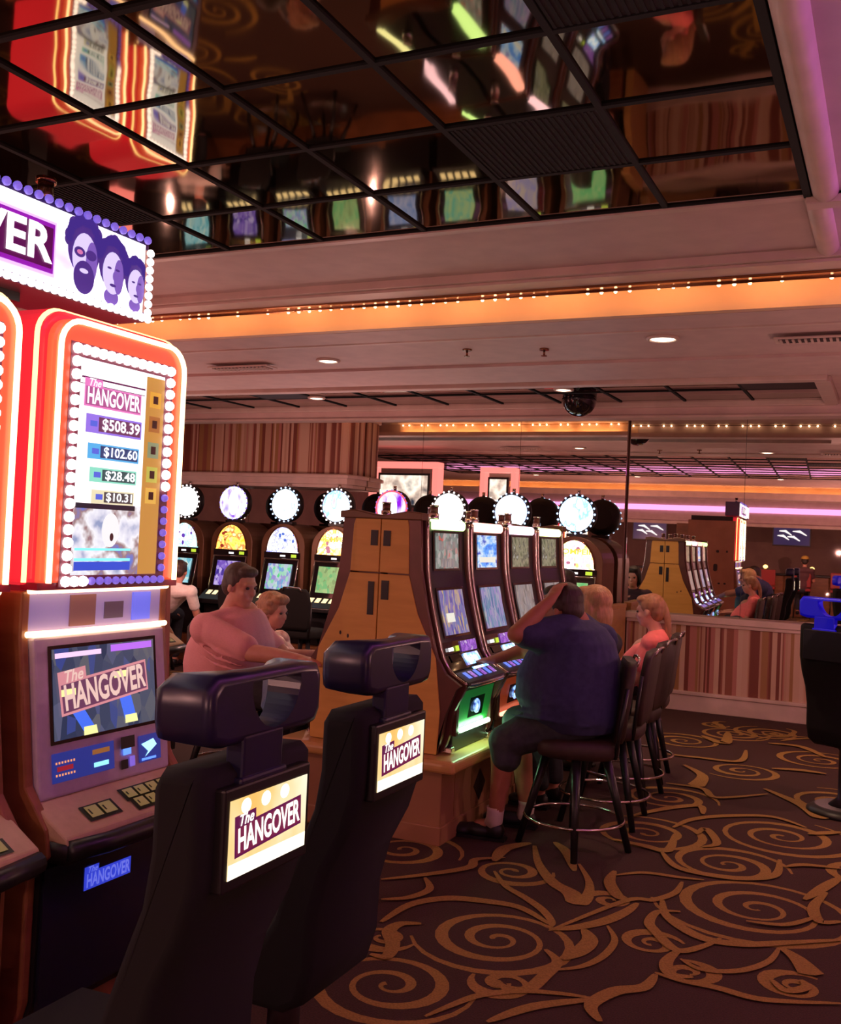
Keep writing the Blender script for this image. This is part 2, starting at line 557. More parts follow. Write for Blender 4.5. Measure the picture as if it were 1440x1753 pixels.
SW = [
    ([(600, 430), (612, 480), (650, 530), (700, 560), (720, 592)], .07, 'in'), ([(722, 480), (750, 530), (745, 570), (722, 592)], .05, 'in'),
    ([(655, 420), (690, 450), (710, 500)], .05, 'mid'), ([(490, 500), (520, 540), (570, 570), (620, 605), (648, 640), (640, 655)], .035, 'mid'),
    ([(640, 660), (710, 655), (790, 638), (850, 612), (882, 588)], .05, 'mid'), ([(180, 640), (260, 592), (360, 575), (460, 582), (560, 600), (640, 645)], .05, 'mid'),
    ([(630, 715), (662, 750), (625, 790), (580, 825), (520, 820), (498, 800)], .045, 'mid'), ([(650, 772), (730, 762), (790, 732), (820, 690), (800, 650)], .028, 'mid'),
    ([(735, 660), (752, 690), (722, 722), (675, 742)], .06, 'mid'), ([(290, 645), (235, 645), (202, 665), (212, 700), (195, 735), (150, 728)], .05, 'mid'),
    ([(300, 900), (370, 870), (450, 842), (560, 830), (680, 838), (770, 852)], .03, 'mid'), ([(470, 915), (600, 872), (770, 852)], .04, 'mid'),
    ([(820, 500), (806, 530), (828, 568), (852, 580)], .05, 'mid'), ([(820, 512), (900, 505), (1000, 518), (1065, 525)], .03, 'mid'),
    ([(640, 665), (850, 582), (925, 580), (985, 560), (1005, 530)], .035, 'mid'), ([(950, 580), (960, 620), (1010, 660), (1080, 690), (1180, 702), (1300, 697), (1440, 690)], .05, 'mid'),
    ([(1110, 685), (1060, 708), (990, 718), (930, 665), (915, 640), (940, 612), (1000, 612)], .04, 'mid'), ([(1000, 715), (962, 750), (975, 785), (1035, 792)], .045, 'mid'),
    ([(1000, 742), (1060, 772), (1160, 775), (1240, 750), (1272, 710)], .03, 'mid'), ([(1272, 710), (1320, 742), (1362, 788)], .07, 'in'),
    ([(930, 780), (1000, 802), (1100, 822), (1200, 850), (1300, 860), (1440, 865)], .035, 'mid'), ([(780, 915), (755, 870), (820, 832), (900, 820), (932, 785)], .05, 'mid'),
    ([(1250, 800), (1290, 830), (1345, 820), (1330, 800)], .035, 'mid'), ([(1340, 580), (1395, 545), (1440, 518)], .05, 'mid'), ([(1440, 640), (1382, 640), (1365, 600), (1400, 560)], .045, 'mid'),
    ([(950, 450), (990, 490), (1080, 512), (1180, 522), (1260, 512), (1272, 470)], .05, 'mid'), ([(980, 382), (1030, 360), (1120, 350), (1250, 352), (1345, 382)], .045, 'mid'),
    ([(1045, 400), (1070, 385), (1100, 425), (1060, 435)], .04, 'mid'), ([(1230, 275), (1290, 300), (1345, 325), (1392, 358)], .09, 'in'),
    ([(180, 525), (300, 512), (420, 492), (440, 470), (520, 465)], .04, 'mid'), ([(300, 520), (312, 552), (255, 575), (180, 580)], .035, 'mid'),
    ([(490, 475), (520, 440), (590, 425)], .06, 'mid'), ([(820, 415), (900, 432), (965, 445), (985, 400)], .05, 'mid'), ([(860, 352), (960, 330), (1050, 322), (1062, 345)], .05, 'mid'),
    ([(1290, 490), (1340, 485), (1440, 495)], .035, 'mid'), ([(1350, 400), (1440, 395)], .05, 'mid'), ([(1180, 640), (1290, 650), (1380, 625)], .03, 'mid'),
    ([(960, 260), (1060, 275), (1100, 300), (1240, 290)], .04, 'mid'), ([(1010, 210), (1060, 240), (1040, 270)], .08, 'in'), ([(1240, 150), (1330, 160), (1400, 190)], .06, 'mid'),
    ([(960, 180), (1050, 190), (1160, 200), (1180, 170)], .05, 'mid'), ([(1250, 220), (1330, 225), (1400, 235)], .06, 'mid'), ([(1060, 130), (1120, 150), (1130, 120)], .08, 'mid'),
    ([(940, 90), (1010, 110), (1110, 100), (1160, 80)], .07, 'mid'), ([(1190, 110), (1290, 100), (1390, 118)], .07, 'mid')]
for zp, w, kd in SW:
    swoosh(zp, w, kd)
zs = 0.0
for k, (vs, fs) in enumerate(scrolls):
    for sx in range(-5, 2):
        for sy in (-2, -1, 0, 1):
            dx, dy = sx * 2.75 + .35 * sy, sy * 6.1 * 1.0
            q = [(x + dx, y + dy) for x, y in vs]
            mx, my = sum(a[0] for a in q) / len(q), sum(a[1] for a in q) / len(q)
            if (sx or sy) and -2.55 < mx < .2 and 2.7 < my < 9.2:
                continue
            if any(not (XL < x < XR and YF < y < YR - .3) for x, y in q):
                continue
            if sy == 0 and sx not in (0, -1, -2, -3) and k % 2:
                continue
            zs += .000012; g.add([(x, y, .0004 + zs) for x, y in q], fs, SCROLL)
st('floor', g)

# ---- outer walls of the hall
WALLM = noisy('taupe_wall', (0.20, 0.10, 0.09), (0.24, 0.13, 0.11), 3, 0.6)
g = G().box(XL - .1, XL, YF, YR + .1, 0, 3.6, WALLM); st('wall_left', g)
g = G().box(XR, XR + .1, YF, YR + .1, 0, 3.6, WALLM); st('wall_right', g)
g = G().box(XL, XR, YF - .1, YF, 0, 3.6, WALLM); st('wall_front', g)
# ---- the mirrored back wall: tall mirror panes, those above the half wall set further back
g = G()
for i in range(8):
    x0 = -2.60 - (i + 1) * 1.19
    g.box(x0 + .002, x0 + 1.188, YM, YM + .02, 0, ZL, WALLMIR)
w = st('wall_back', g)
g = G().box(XL, -2.60, YM + .022, YM + .045, 0, 3.6, WALLM);  st('wall_backing', g, w)
g = G()
ca, sa = math.cos(math.radians(1.6)), math.sin(math.radians(1.6))


def rotm(x, y):
    dx, dy = x + 2.6, y - YR
    return (-2.6 + dx * ca - dy * sa, YR + dx * sa + dy * ca)


for i in range(5):
    x0 = -2.60 + i * 1.19 - (.18 if i == 0 else 0)
    pts = [rotm(x0 + .002, YR), rotm(-2.60 + i * 1.19 + 1.188, YR), rotm(-2.60 + i * 1.19 + 1.188, YR + .02), rotm(x0 + .002, YR + .02)]
    g.prism(pts, 'z', 0.0, ZL, WALLMIR)
w2 = st('wall_mirror', g)
# ---- half wall in front of it
HX0, HX1 = -2.53, 2.2
g = G().box(HX0, HX1, 10.47, YR - .02, 0.19, 0.90, STRIPE)
hw = st('wall_half', g)
st('wall_cap', G().box(HX0 - .03, HX1, 10.42, YR - .004, 0.90, 0.965, CREAM2).box(HX0, HX1, 10.445, YR - .02, 0.865, 0.90, CREAM2), hw, bevel=.008)
st('baseboard_back', G().box(HX0 - .02, HX1, 10.44, YR - .02, 0, 0.165, CREAM2).box(HX0 - .02, HX1, 10.425, YR - .02, 0.165, 0.20, CREAM2), bevel=.006)

# ---- ceiling: mirror tiles in a black grid
gx = [-.395 - .605 * i for i in range(0, 16)]
gy = [4.55 - .5635 * i for i in range(0, 11)]
g = G(); gd = G(); gb = G()
dark = {(1, 4.55 - .5635), (0, 4.55 - .5635 * 3), (5, 4.55 - .5635)}
rnd = random.Random(3)
for i in range(len(gx) - 1):
    for j in range(len(gy) - 1):
        x1, x0, y1, y0 = gx[i], gx[i + 1], gy[j], gy[j + 1]
        isd = any(i == a and abs(y1 - b) < .01 for a, b in dark)
        if isd:
            gd.box(x0 + .02, x1 - .02, y0 + .02, y1 - .02, ZC - .004, ZC + .01, VENTDARK)
            for q in range(22):
                xx = x0 + .03 + q * .025
                gd.box(xx, xx + .010, y0 + .02, y1 - .02, ZC - .010, ZC - .003, DARKGRID)
        else:
            # each tile hangs a hair off level, as the broken reflections show
            a, b, c = [rnd.uniform(-.0012, .0012) for _ in range(3)]
            g.quad((x0, y0, ZC + a), (x0, y1, ZC + b), (x1, y1, ZC + c), (x1, y0, ZC + a + c - b), TILEMIR)
for x in gx:
    gb.box(x - .0125, x + .0125, gy[-1], gy[0], ZC - .010, ZC + .02, DARKGRID)
for y in gy:
    gb.box(gx[-1], gx[0], y - .0125, y + .0125, ZC - .0095, ZC + .02, DARKGRID)
gb.box(gx[0] - .014, gx[0] + .016, gy[-1], gy[0] + .01, ZC - .022, ZC + .02, DARKGRID)
ce = st('ceiling', g)
st('ceiling_grid', gb, ce)
for k, (i, y1) in enumerate(sorted(dark)):
    x1, x0 = gx[i], gx[i + 1]
    gg = G().box(x0 + .015, x1 - .015, y1 - .5635 + .015, y1 - .015, ZC - .004, ZC + .012, VENTDARK)
    for q in range(23):
        xx = x0 + .02 + q * .0248
        gg.box(xx, xx + .010, y1 - .5635 + .02, y1 - .02, ZC - .009, ZC - .004, DARKGRID)
    o = gg.obj('ceiling_grille')
    tag(o, ['dark ceiling grille tile by the red glow, above the big portrait sign', 'dark blank ceiling grille tile just in front of the magenta reflection', 'dark ceiling grille tile nearest the lilac moulding, at the top edge of the photo'][k], 'ceiling grille')
# plain plaster around and beyond the tiles
g = G()
g.box(XL, XR, 4.565, 5.42, ZC, ZC + .02, CREAM)
g.box(gx[0] + .03, XR, gy[-1], 4.565, ZC + .001, ZC + .02, CREAM)
g.box(XL, gx[-1], gy[-1], 4.565, ZC, ZC + .02, CREAM)
g.box(XL, XR, YF, gy[-1], ZC, ZC + .02, CREAM)
g.box(XL, XR, 4.55, 4.60, ZC - .018, ZC, CREAM2)
st('ceiling_soffit', g, ce)
# half-round mouldings beside and beyond the tiles
g = G()


def halfround(p0, p1, r, m, gg):
    gg.cyl(p0, p1, r, m, n=28)


halfround((-.322, gy[-1], ZC + .005), (-.322, 4.56, ZC + .005), .055, CREAM2, g)
halfround((-.36, 4.62, ZC + .01), (-.36, 5.42, ZC + .01), .055, CREAM2, g)
g.box(-.40, -.24, 4.55, 4.64, ZC - .05, ZC, CREAM2)
st('trim_1', g, bevel=.004)
# ledge with the string lights, the cove behind it
g = G()
g.box(XL, XR, 5.40, 5.62, ZC - .045, ZC + .02, CREAM2)
g.box(XL, XR, 5.44, 5.60, ZC - .062, ZC - .045, CREAM2)
g.box(XL, XR, 5.60, 5.68, ZC - .075, ZC - .055, BRASS)
g.box(XL, XR, 5.60, 5.615, ZC - .06, ZC + .10, CREAM2)
g.box(XL, XR, 5.675, 5.685, ZC - .085, ZC - .05, BRASS)
st('trim_2', g, bevel=.003)
g = G()
g.box(XL, XR, 5.60, 6.0, 3.55, 3.57, COVE)
g.box(XL, XR, 5.585, 5.60, ZC + .02, 3.56, COVE)
g.box(XL, XR, 5.90, 5.96, ZL - .01, 3.56, COVE)
g.box(XL, XR, 5.88, 5.90, ZL - .012, ZL + .03, COVE)
st('ceiling_cove', g, ce)
t = thing('cove_lamp_row', 'row of amber cove lamps hidden above the string-light ledge', 'cove light', (0, 5.66, ZC + .04))
x = -11.4
while x < 3:
    G().cyl((x, 0, 0), (x + .42, 0, 0), .016, COVEL, n=8).obj('lamp_tube', t)
    x += .62
# string of lights along the ledge
t = thing('string_light', 'string of tiny warm bulbs along the brass ledge under the orange cove', 'string light', (0, 5.69, ZC - .075))
G().tube([(-9.2 + .3 * i, 0, .004 * math.sin(i * 1.7)) for i in range(38)], .003, BRASS, n=4).obj('cable', t)
xs = []
x = -6.0
rr = random.Random(11)
while x < .6 and len(xs) < 96:
    if rr.random() > .22:
        xs.append(x)
    x += .083
put_bulbs(t, [(x, -.002, -.006 + .003 * math.sin(9 * x)) for x in xs], .0110, FAIRY, 6)

# ---- lower ceiling beyond the cove
g = G()
CX0, CX1, CY0, CY1 = -9.0, -.62, 8.30, 9.55      # mirror coffer
g.box(XL, XR, 5.90, CY0, ZL, ZL + .02, CREAM)
g.box(XL, XR, CY1, YR, ZL, ZL + .02, CREAM)
g.box(CX1, XR, CY0, CY1, ZL, ZL + .02, CREAM)
g.box(XL, CX0, CY0, CY1, ZL, ZL + .02, CREAM)
g.box(XL, XR, 5.96, 6.33, ZL - .012, ZL, CREAM)
g.box(XL, XR, 7.35, CY0 - .18, ZL - .022, ZL, CREAM)
lc = st('ceiling_lower', g)
g = G()
for (x0, x1, y0, y1) in ((CX0 - .1, CX1 + .1, CY0 - .12, CY0), (CX0 - .1, CX1 + .1, CY1, CY1 + .12), (CX1, CX1 + .12, CY0, CY1), (CX0 - .12, CX0, CY0, CY1)):
    g.box(x0, x1, y0, y1, ZL - .05, ZL, CREAM2)
g.box(XL, XR, 6.32, 6.36, ZL - .020, ZL, CREAM2)
st('trim_3', g, bevel=.006)
g = G(); gb = G()
x = CX1
while x > CX0:
    for j in range(2):
        y0 = CY0 + j * (CY1 - CY0) / 2
        a = rnd.uniform(-.002, .002)
        g.quad((x - .61, y0, ZL + .005 + a), (x - .61, y0 + .625, ZL + .005), (x, y0 + .625, ZL + .005 - a), (x, y0, ZL + .005), COFMIR)
    gb.box(x - .012, x + .012, CY0, CY1, ZL - .004, ZL + .02, DARKGRID)
    x -= .61
gb.box(CX0, CX1, CY0 + .613, CY0 + .637, ZL - .004, ZL + .02, DARKGRID)
gb.box(-1.23, CX1 - .02, CY0, CY0 + .625, ZL - .002, ZL + .004, VENTDARK)
gb.box(-6.1, -5.5, CY0, CY0 + .625, ZL - .002, ZL + .004, VENTDARK)
cm = st('ceiling_mirror', g, lc)
st('ceiling_bars', gb, lc)

# ---- striped soffit over the machines at the back left
g = G()
sx1 = -5.74
pts = [(XL, 10.44), (XL, 10.06), (sx1 - .10, 10.06), (sx1 - .03, 10.09), (sx1, 10.16), (sx1, 10.44)]
g.prism(pts, 'z', 2.32, ZL, STRIPE)
so = st('wall_soffit', g)


def grow(d):
    return [(XL, 10.455), (XL, 10.06 - d), (sx1 - .10 + d * .3, 10.06 - d), (sx1 - .03 + d * .8, 10.09 - d * .8), (sx1 + d, 10.16), (sx1 + d, 10.455)]


g = G().prism(grow(.05), 'z', 2.20, 2.32, CREAM2).prism(grow(.08), 'z', 2.27, 2.31, CREAM2).prism(grow(.03), 'z', 2.16, 2.2, CREAM2).prism(grow(.03), 'z', ZL - .05, ZL, CREAM2)
st('trim_4', g, so, bevel=.006)

# ---- ceiling fittings
def downlight(x, y, z, label, r=.095, e=35):
    t = thing('downlight', label, 'ceiling light', (x, y, z), 0, 'round recessed downlights')
    G().tube([(r * math.cos(a), r * math.sin(a), -.006) for a in [2 * math.pi * i / 24 for i in range(24)]], .014, CREAM2, True, 6).obj('rim', t)
    G().ball((0, 0, -.002), (r * .92, r * .92, .020), LAMPW, n=20, k=6).obj('lens', t)
    l = light('downlight_beam', 'SPOT', (x, y, z - .04), e * K, WARM, spot_size=math.radians(125), spot_blend=.9, shadow_soft_size=.07)
    return t


ZA = ZL
p = P(562, 616, Z=ZL); downlight(p.x, p.y, ZL, 'small round downlight over the back machines, below the middle of the string lights', .085)
p = P(1135, 578, Z=ZL); downlight(p.x, p.y, ZL, 'bright round downlight in the pale ceiling nearest the ribbed vent')
p = P(542, 680, Z=ZL); downlight(p.x, p.y, ZL + .0, 'small downlight in the mirror tiles in front of the striped soffit', .08)
p = P(962, 664, Z=ZL); downlight(p.x, p.y + .05, ZL, 'round downlight in the mirror tiles beside the black camera dome', .08)
# behind the camera, lit in the mirrors
for k, (x, y) in enumerate(((-1.6, -1.2), (-4.6, -1.2), (-7.6, -1.2), (-1.6, -4.6), (-4.6, -4.6), (-7.4, -4.6))):
    downlight(x, y, ZC, ['round downlight on plain ceiling, first row behind the viewer, by the aisle', 'round downlight on plain ceiling, middle of the row behind the viewer', 'round downlight on plain ceiling, far end of the row behind the viewer',
                         'round downlight near the magenta band, by the aisle', 'round downlight near the magenta band, over the middle', 'round downlight near the magenta band, at its far end'][k], .09, 30)


def vent(x, y, label, rz=0):
    t = thing('ceiling_vent', label, 'air vent', (x, y, ZL - .022), rz)
    G().box(-.30, .30, -.085, .085, -.012, 0, CREAM2).obj('frame', t, bevel=.004)
    g = G()
    g.box(-.27, .27, -.06, .06, -.014, -.012, VENTDARK)
    for i in range(15):
        g.box(-.265 + i * .037, -.25 + i * .037, -.06, .06, -.022, -.013, CREAM2)
    g.obj('louver', t)


p = P(1395, 573, Z=ZL); vent(p.x + .06, p.y, 'pale ribbed air vent at the lilac right end of the ceiling')
p = P(415, 624, Z=ZL); vent(p.x, p.y, 'pale ribbed air vent over the man in the pink polo shirt')


def sprinkler(x, y, z, label):
    t = thing('sprinkler_head', label, 'sprinkler', (x, y, z))
    G().cyl((0, 0, 0), (0, 0, -.012), .035, BRASS).obj('plate', t)
    G().cyl((0, 0, -.012), (0, 0, -.05), .008, BRASS, n=8).cyl((0, 0, -.05), (0, 0, -.054), .022, BRASS, n=12).obj('deflector', t)


p = P(932, 597, Z=ZL); sprinkler(p.x, p.y, ZL, 'brass sprinkler head between the two round downlights')
p = P(800, 598, Z=ZL); sprinkler(p.x, p.y, ZL, 'smaller dark sprinkler head on the pale ceiling, further from the vent')
# black camera dome
p = P(992, 684, Y=9.2)
t = thing('camera_dome', 'black glossy security camera dome hanging from the mirror-tiled ceiling', 'camera dome', (p.x, p.y, p.z))
G().ball((0, 0, 0), .165, BLKGLS, n=28, k=14).obj('dome', t)
G().cyl((0, 0, .08), (0, 0, .17), .168, BLACK, n=28).obj('collar', t)
G().cyl((0, 0, .16), (0, 0, ZL - p.z), .03, BLACK).obj('stem', t)

# ---- hall behind the viewer, seen only in the mirrors
g = G()
g.box(XL, XR, -6.3, -6.0, 2.30, ZC, CREAM)
st('wall_bulkhead', g)
g = G().box(XL, XR, -6.0, -5.955, 2.64, 2.78, NEONM)
tag(g.obj('neon_band'), 'long glowing magenta light band on the pale bulkhead reflected in the mirror', 'neon light')
g = G().box(XL, XR, -5.99, -5.90, 2.28, 2.36, CREAM2).box(XL, XR, -5.97, -5.86, 2.94, 3.0, CREAM2)
st('trim_5', g)
g = G().box(XL, XR, -4.30, -4.25, ZC - .30, ZC, COVE).box(XL, XR, -4.25, -3.98, ZC - .30, ZC - .285, CREAM2).box(XL, XR, -3.98, -3.96, ZC - .30, ZC - .15, CREAM2)
st('trim_6', g)
t = thing('cove_lamp_row', 'row of amber cove lamps over the hall behind, reflected as an orange band', 'cove light', (0, -4.10, ZC - .265))
x = -11.4
while x < 2:
    G().cyl((x, 0, 0), (x + .5, 0, 0), .016, COVEL, n=8).obj('lamp_tube', t)
    x += .62
# beam behind the back mirror coffer: its far side carries bulbs and an amber lamp line, seen in the mirror
g = G().box(XL, XR, 9.62, 9.74, 2.90, ZL, CREAM).box(XL, XR, 9.60, 9.815, 2.885, 2.905, CREAM2).box(XL, XR, 9.812, 9.820, 2.885, 2.928, CREAM2).box(-5.66, -2.66, 9.74, 9.745, 2.905, ZL, COVE)
st('trim_7', g)
t = thing('cove_lamp_row', 'amber lamps on the far side of the beam, seen in the mirror over the machines', 'cove light', (0, 9.795, 2.918))
x = -5.6
while x < -2.8:
    G().cyl((x, 0, 0), (x + .50, 0, 0), .007, COVEL, n=8).obj('lamp_tube', t)
    x += .56
t = thing('string_light', 'string of warm bulbs mirrored above the half wall', 'string light', (0, 9.775, 3.018))
G().tube([(-5.6 + .3 * i, 0, .003 * math.sin(i)) for i in range(26)], .003, BRASS, n=4).obj('cable', t)
put_bulbs(t, [(-5.6 + .085 * i, 0, -.005) for i in range(88) if i % 7 not in (2, 5)], .010, FAIRY, 6)
# violet tube for the lilac wash, in an unseen trough added to aim it
tr = G().box(.62, .96, -1.0, 9.3, 2.84, 2.855, CREAM2).box(.60, .62, -1.0, 9.3, 2.84, 2.955, CREAM2).box(.96, .98, -1.0, 9.3, 2.84, 2.955, CREAM2)
for y in (-.5, 2.0, 5.0, 6.5, 9.0):
    tr.box(.79, .80, y, y + .01, 2.85, ZL if y > 5.9 else ZC, CREAM2)
st('trim_8', tr)
g = G().tube([(.79, -.9 + .5 * i, 2.90) for i in range(21)], .022, glow('neon_violet', (0.62, 0.16, 1.0), 60.0), n=8)
tag(g.obj('neon_tube'), 'long violet neon tube in the unseen hanging trough added over the aisle', 'neon light')

# ================================================================== THE MIDDLE BANK (double sided, running away from the viewer)
BX, BY0 = -2.62, 5.03         # centre line, near end
g = G()
g.box(-.46, .46, 0, 2.62, 0, .40, TILEWALL)
g.box(-.47, .47, -.01, 2.63, 0, .10, TILEWALL)
t = thing('bank_plinth', 'tan tiled plinth with a rounded maple ledge under the slanted machines', 'plinth', (BX, BY0 - .07, 0))
g.obj('base', t, bevel=.006)
G().box(-.56, .56, -.07, 2.70, .395, .465, WOODLT).obj('ledge', t, bevel=.028, seg=4)
DIAM = mat('dark_diamond_tile', (.035, .02, .02), .3)
for side in (1, -1):
    for y in (.55, 1.30, 2.05):
        x = side * .461
        pts = [(x, y - .09, .22), (x, y, .31), (x, y + .09, .22), (x, y, .13)]
        if side < 0:
            pts.reverse()
        gg = G().poly(pts, DIAM)
        pts2 = [(x + side * .004, q[1], q[2]) for q in pts]
        gg.poly(pts2, DIAM)
        for i in range(4):
            k = (i + 1) % 4
            gg.quad(pts[i], pts[k], pts2[k], pts2[i], DIAM)
        gg.obj('diamond_tile', t)
# grout lines as thin grooves
gg = G()
for y in (.18, .92, 1.67, 2.42):
    for side in (1, -1):
        gg.box(side * .4605 - .002, side * .4605 + .002, y, y + .004, .1, .395, WOODRD)
for x in (-.22, .22):
    gg.box(x, x + .004, -.002, .002, .1, .395, WOODRD)
gg.obj('grout', t)

# ---- end cabinet panel
FRONT = [(.25, 1.735), (.267, 1.46), (.314, 1.234), (.382, .994), (.44, .905), (.532, .850), (.532, .832), (.467, .70), (.446, .567), (.43, .514), (.40, .468)]


def end_panel(y, face, label, woodm):
    t = thing('bank_end_panel', label, 'cabinet end panel', (BX, y, 0), 0 if face < 0 else math.pi)
    half = [(.165, 1.735), (.175, 1.70), (.187, 1.42), (.25, 1.22), (.372, .986), (.41, .70), (.40, .468)]
    for s_, nm in ((-1, 'door'), (1, 'door')):
        for (za, zb) in ((.468, 1.428), (1.436, 1.735)):
            hp = [p for p in half if za <= p[1] <= zb]
            if za < 1 and zb > 1.42:
                hp = [(.187, 1.428)] + [p for p in hp if p[1] < 1.42]
            elif za > 1.4:
                hp = [(.165, 1.735), (.175, 1.70), (.186, 1.436)]
            pts = [(s_ * x, z) for x, z in hp] + [(s_ * .003, hp[-1][1]), (s_ * .003, hp[0][1])]
            G().prism(pts, 'y', -.022, 0, woodm).obj(nm, t, bevel=.003)
    # vents
    for (x0, x1, z0, z1) in ((-.060, -.016, 1.585, 1.672), (.020, .064, 1.585, 1.672), (-.064, -.026, 1.195, 1.382), (.020, .066, 1.285, 1.392)):
        gg = G().box(x0, x1, -.026, -.021, z0, z1, BLACK)
        n = int((z1 - z0) / .012)
        for i in range(n):
            gg.box(x0 + .004, x1 - .004, -.029, -.025, z0 + .004 + i * .012, z0 + .009 + i * .012, VENTDARK)
        gg.obj('vent', t)
    gg = G()
    for (x, z) in ((-.23, 1.08), (-.18, 1.065)):
        gg.disc((x, -.0225, z), (1, 0, 0), (0, 0, 1), .007, .012, VENTDARK, 10)
    gg.obj('cable_hole', t)
    # bronze frame between door and machine fronts
    gg = G()
    for s_ in (-1, 1):
        out = [(x - .008, z) for x, z in FRONT[:6]] + [(.50, .83)] + [(x - .02, z) for x, z in FRONT[7:]]
        inn = [(.40, .468), (.41, .70), (.372, .986), (.25, 1.22), (.187, 1.42), (.165, 1.735)]
        n0 = out + inn
        gg.prism([(s_ * x, z) for x, z in n0], 'y', -.016, .012, BROWNMET)
    gg.obj('side_frame', t)
    gg = G().prism([(-.26, 1.735), (-.26, 1.775), (-.17, 1.785), (-.06, 1.765), (0, 1.757), (.06, 1.765), (.17, 1.785), (.26, 1.775), (.26, 1.735)], 'y', -.035, .05, BRONZE)
    gg.obj('crest', t, bevel=.006)
    return t


end_panel(BY0 - .002, -1, 'near maple end panel of the slanted machine bank, black vents, facing the viewer', WOOD)
end_panel(BY0 + 2.60, 1, 'far maple end panel of the slanted machine bank, seen in the mirror', WOOD)

SCREENS = {
    'a': screen('screen_cards', [(.16, .16, .15), (.30, .34, .30), (.10, .12, .11), (.42, .40, .38), (.5, .10, .08)], 34, .9),
    'b': screen('screen_blue_sea', [(.02, .08, .6), (.10, .35, .9), (.6, .75, .9), (.05, .1, .5)], 9, 1.0, (1, 1, 2.2), 'noise'),
    'c': screen('screen_olive', [(.06, .07, .04), (.16, .17, .10), (.30, .28, .18), (.10, .10, .07), (.5, .5, .45)], 12, .8, (1, 1, 1), 'noise'),
    'd': screen('screen_reels', [(.10, .08, .34), (.30, .20, .45), (.16, .20, .45), (.50, .36, .34), (.62, .42, .20)], 46, .75, (1, 1.5, .35)),
    'e': screen('screen_teal_reels', [(.10, .16, .34), (.18, .30, .42), (.34, .24, .52), (.40, .45, .45)], 40, .8, (1, 1.5, .35), 'vor', 3),
    'f': screen('screen_grey_reels', [(.20, .16, .15), (.36, .28, .26), (.26, .24, .26), (.45, .36, .33)], 46, .75, (1, 1.5, .3), 'vor', 5),
}
CARDP = glow('white_panel_print', (.75, .72, .62), 1.0)
TAG_Y = glow('yellow_tag', (.6, .8, .05), .9)
TOUCH = screen('touch_panel_blue', [(.05, .10, .9), (.9, .95, 1.0), (.15, .5, 1.0), (.3, .2, .8)], 20, 1.9, (1, 1, 1), 'noise')
GLAREV = screen('violet_glare', [(.10, .02, .25), (.5, .2, .8), (.2, .05, .45), (.8, .6, .9)], 22, .8, (1, 1, 1), 'noise', 2)  # violet glare painted as glow, on the console and alternate buttons
EMBLEM = screen('blue_emblem', [(.02, .05, .25), (.25, .45, 1.0), (.6, .8, 1.0)], 38, 1.4, (1, 1, 1), 'noise')
TOPL = {'g': (0.62, 1.0, 0.35), 'r': (1.0, 0.42, 0.35), 'p': (1.0, 0.62, 0.78), 'y': (0.90, 0.92, 0.45)}


def lerp_front(z):
    for (x0, z0), (x1, z1) in zip(FRONT, FRONT[1:]):
        if z1 <= z <= z0:
            return x0 + (x1 - x0) * (z0 - z) / (z0 - z1) if z0 != z1 else x0
    return FRONT[-1][0]


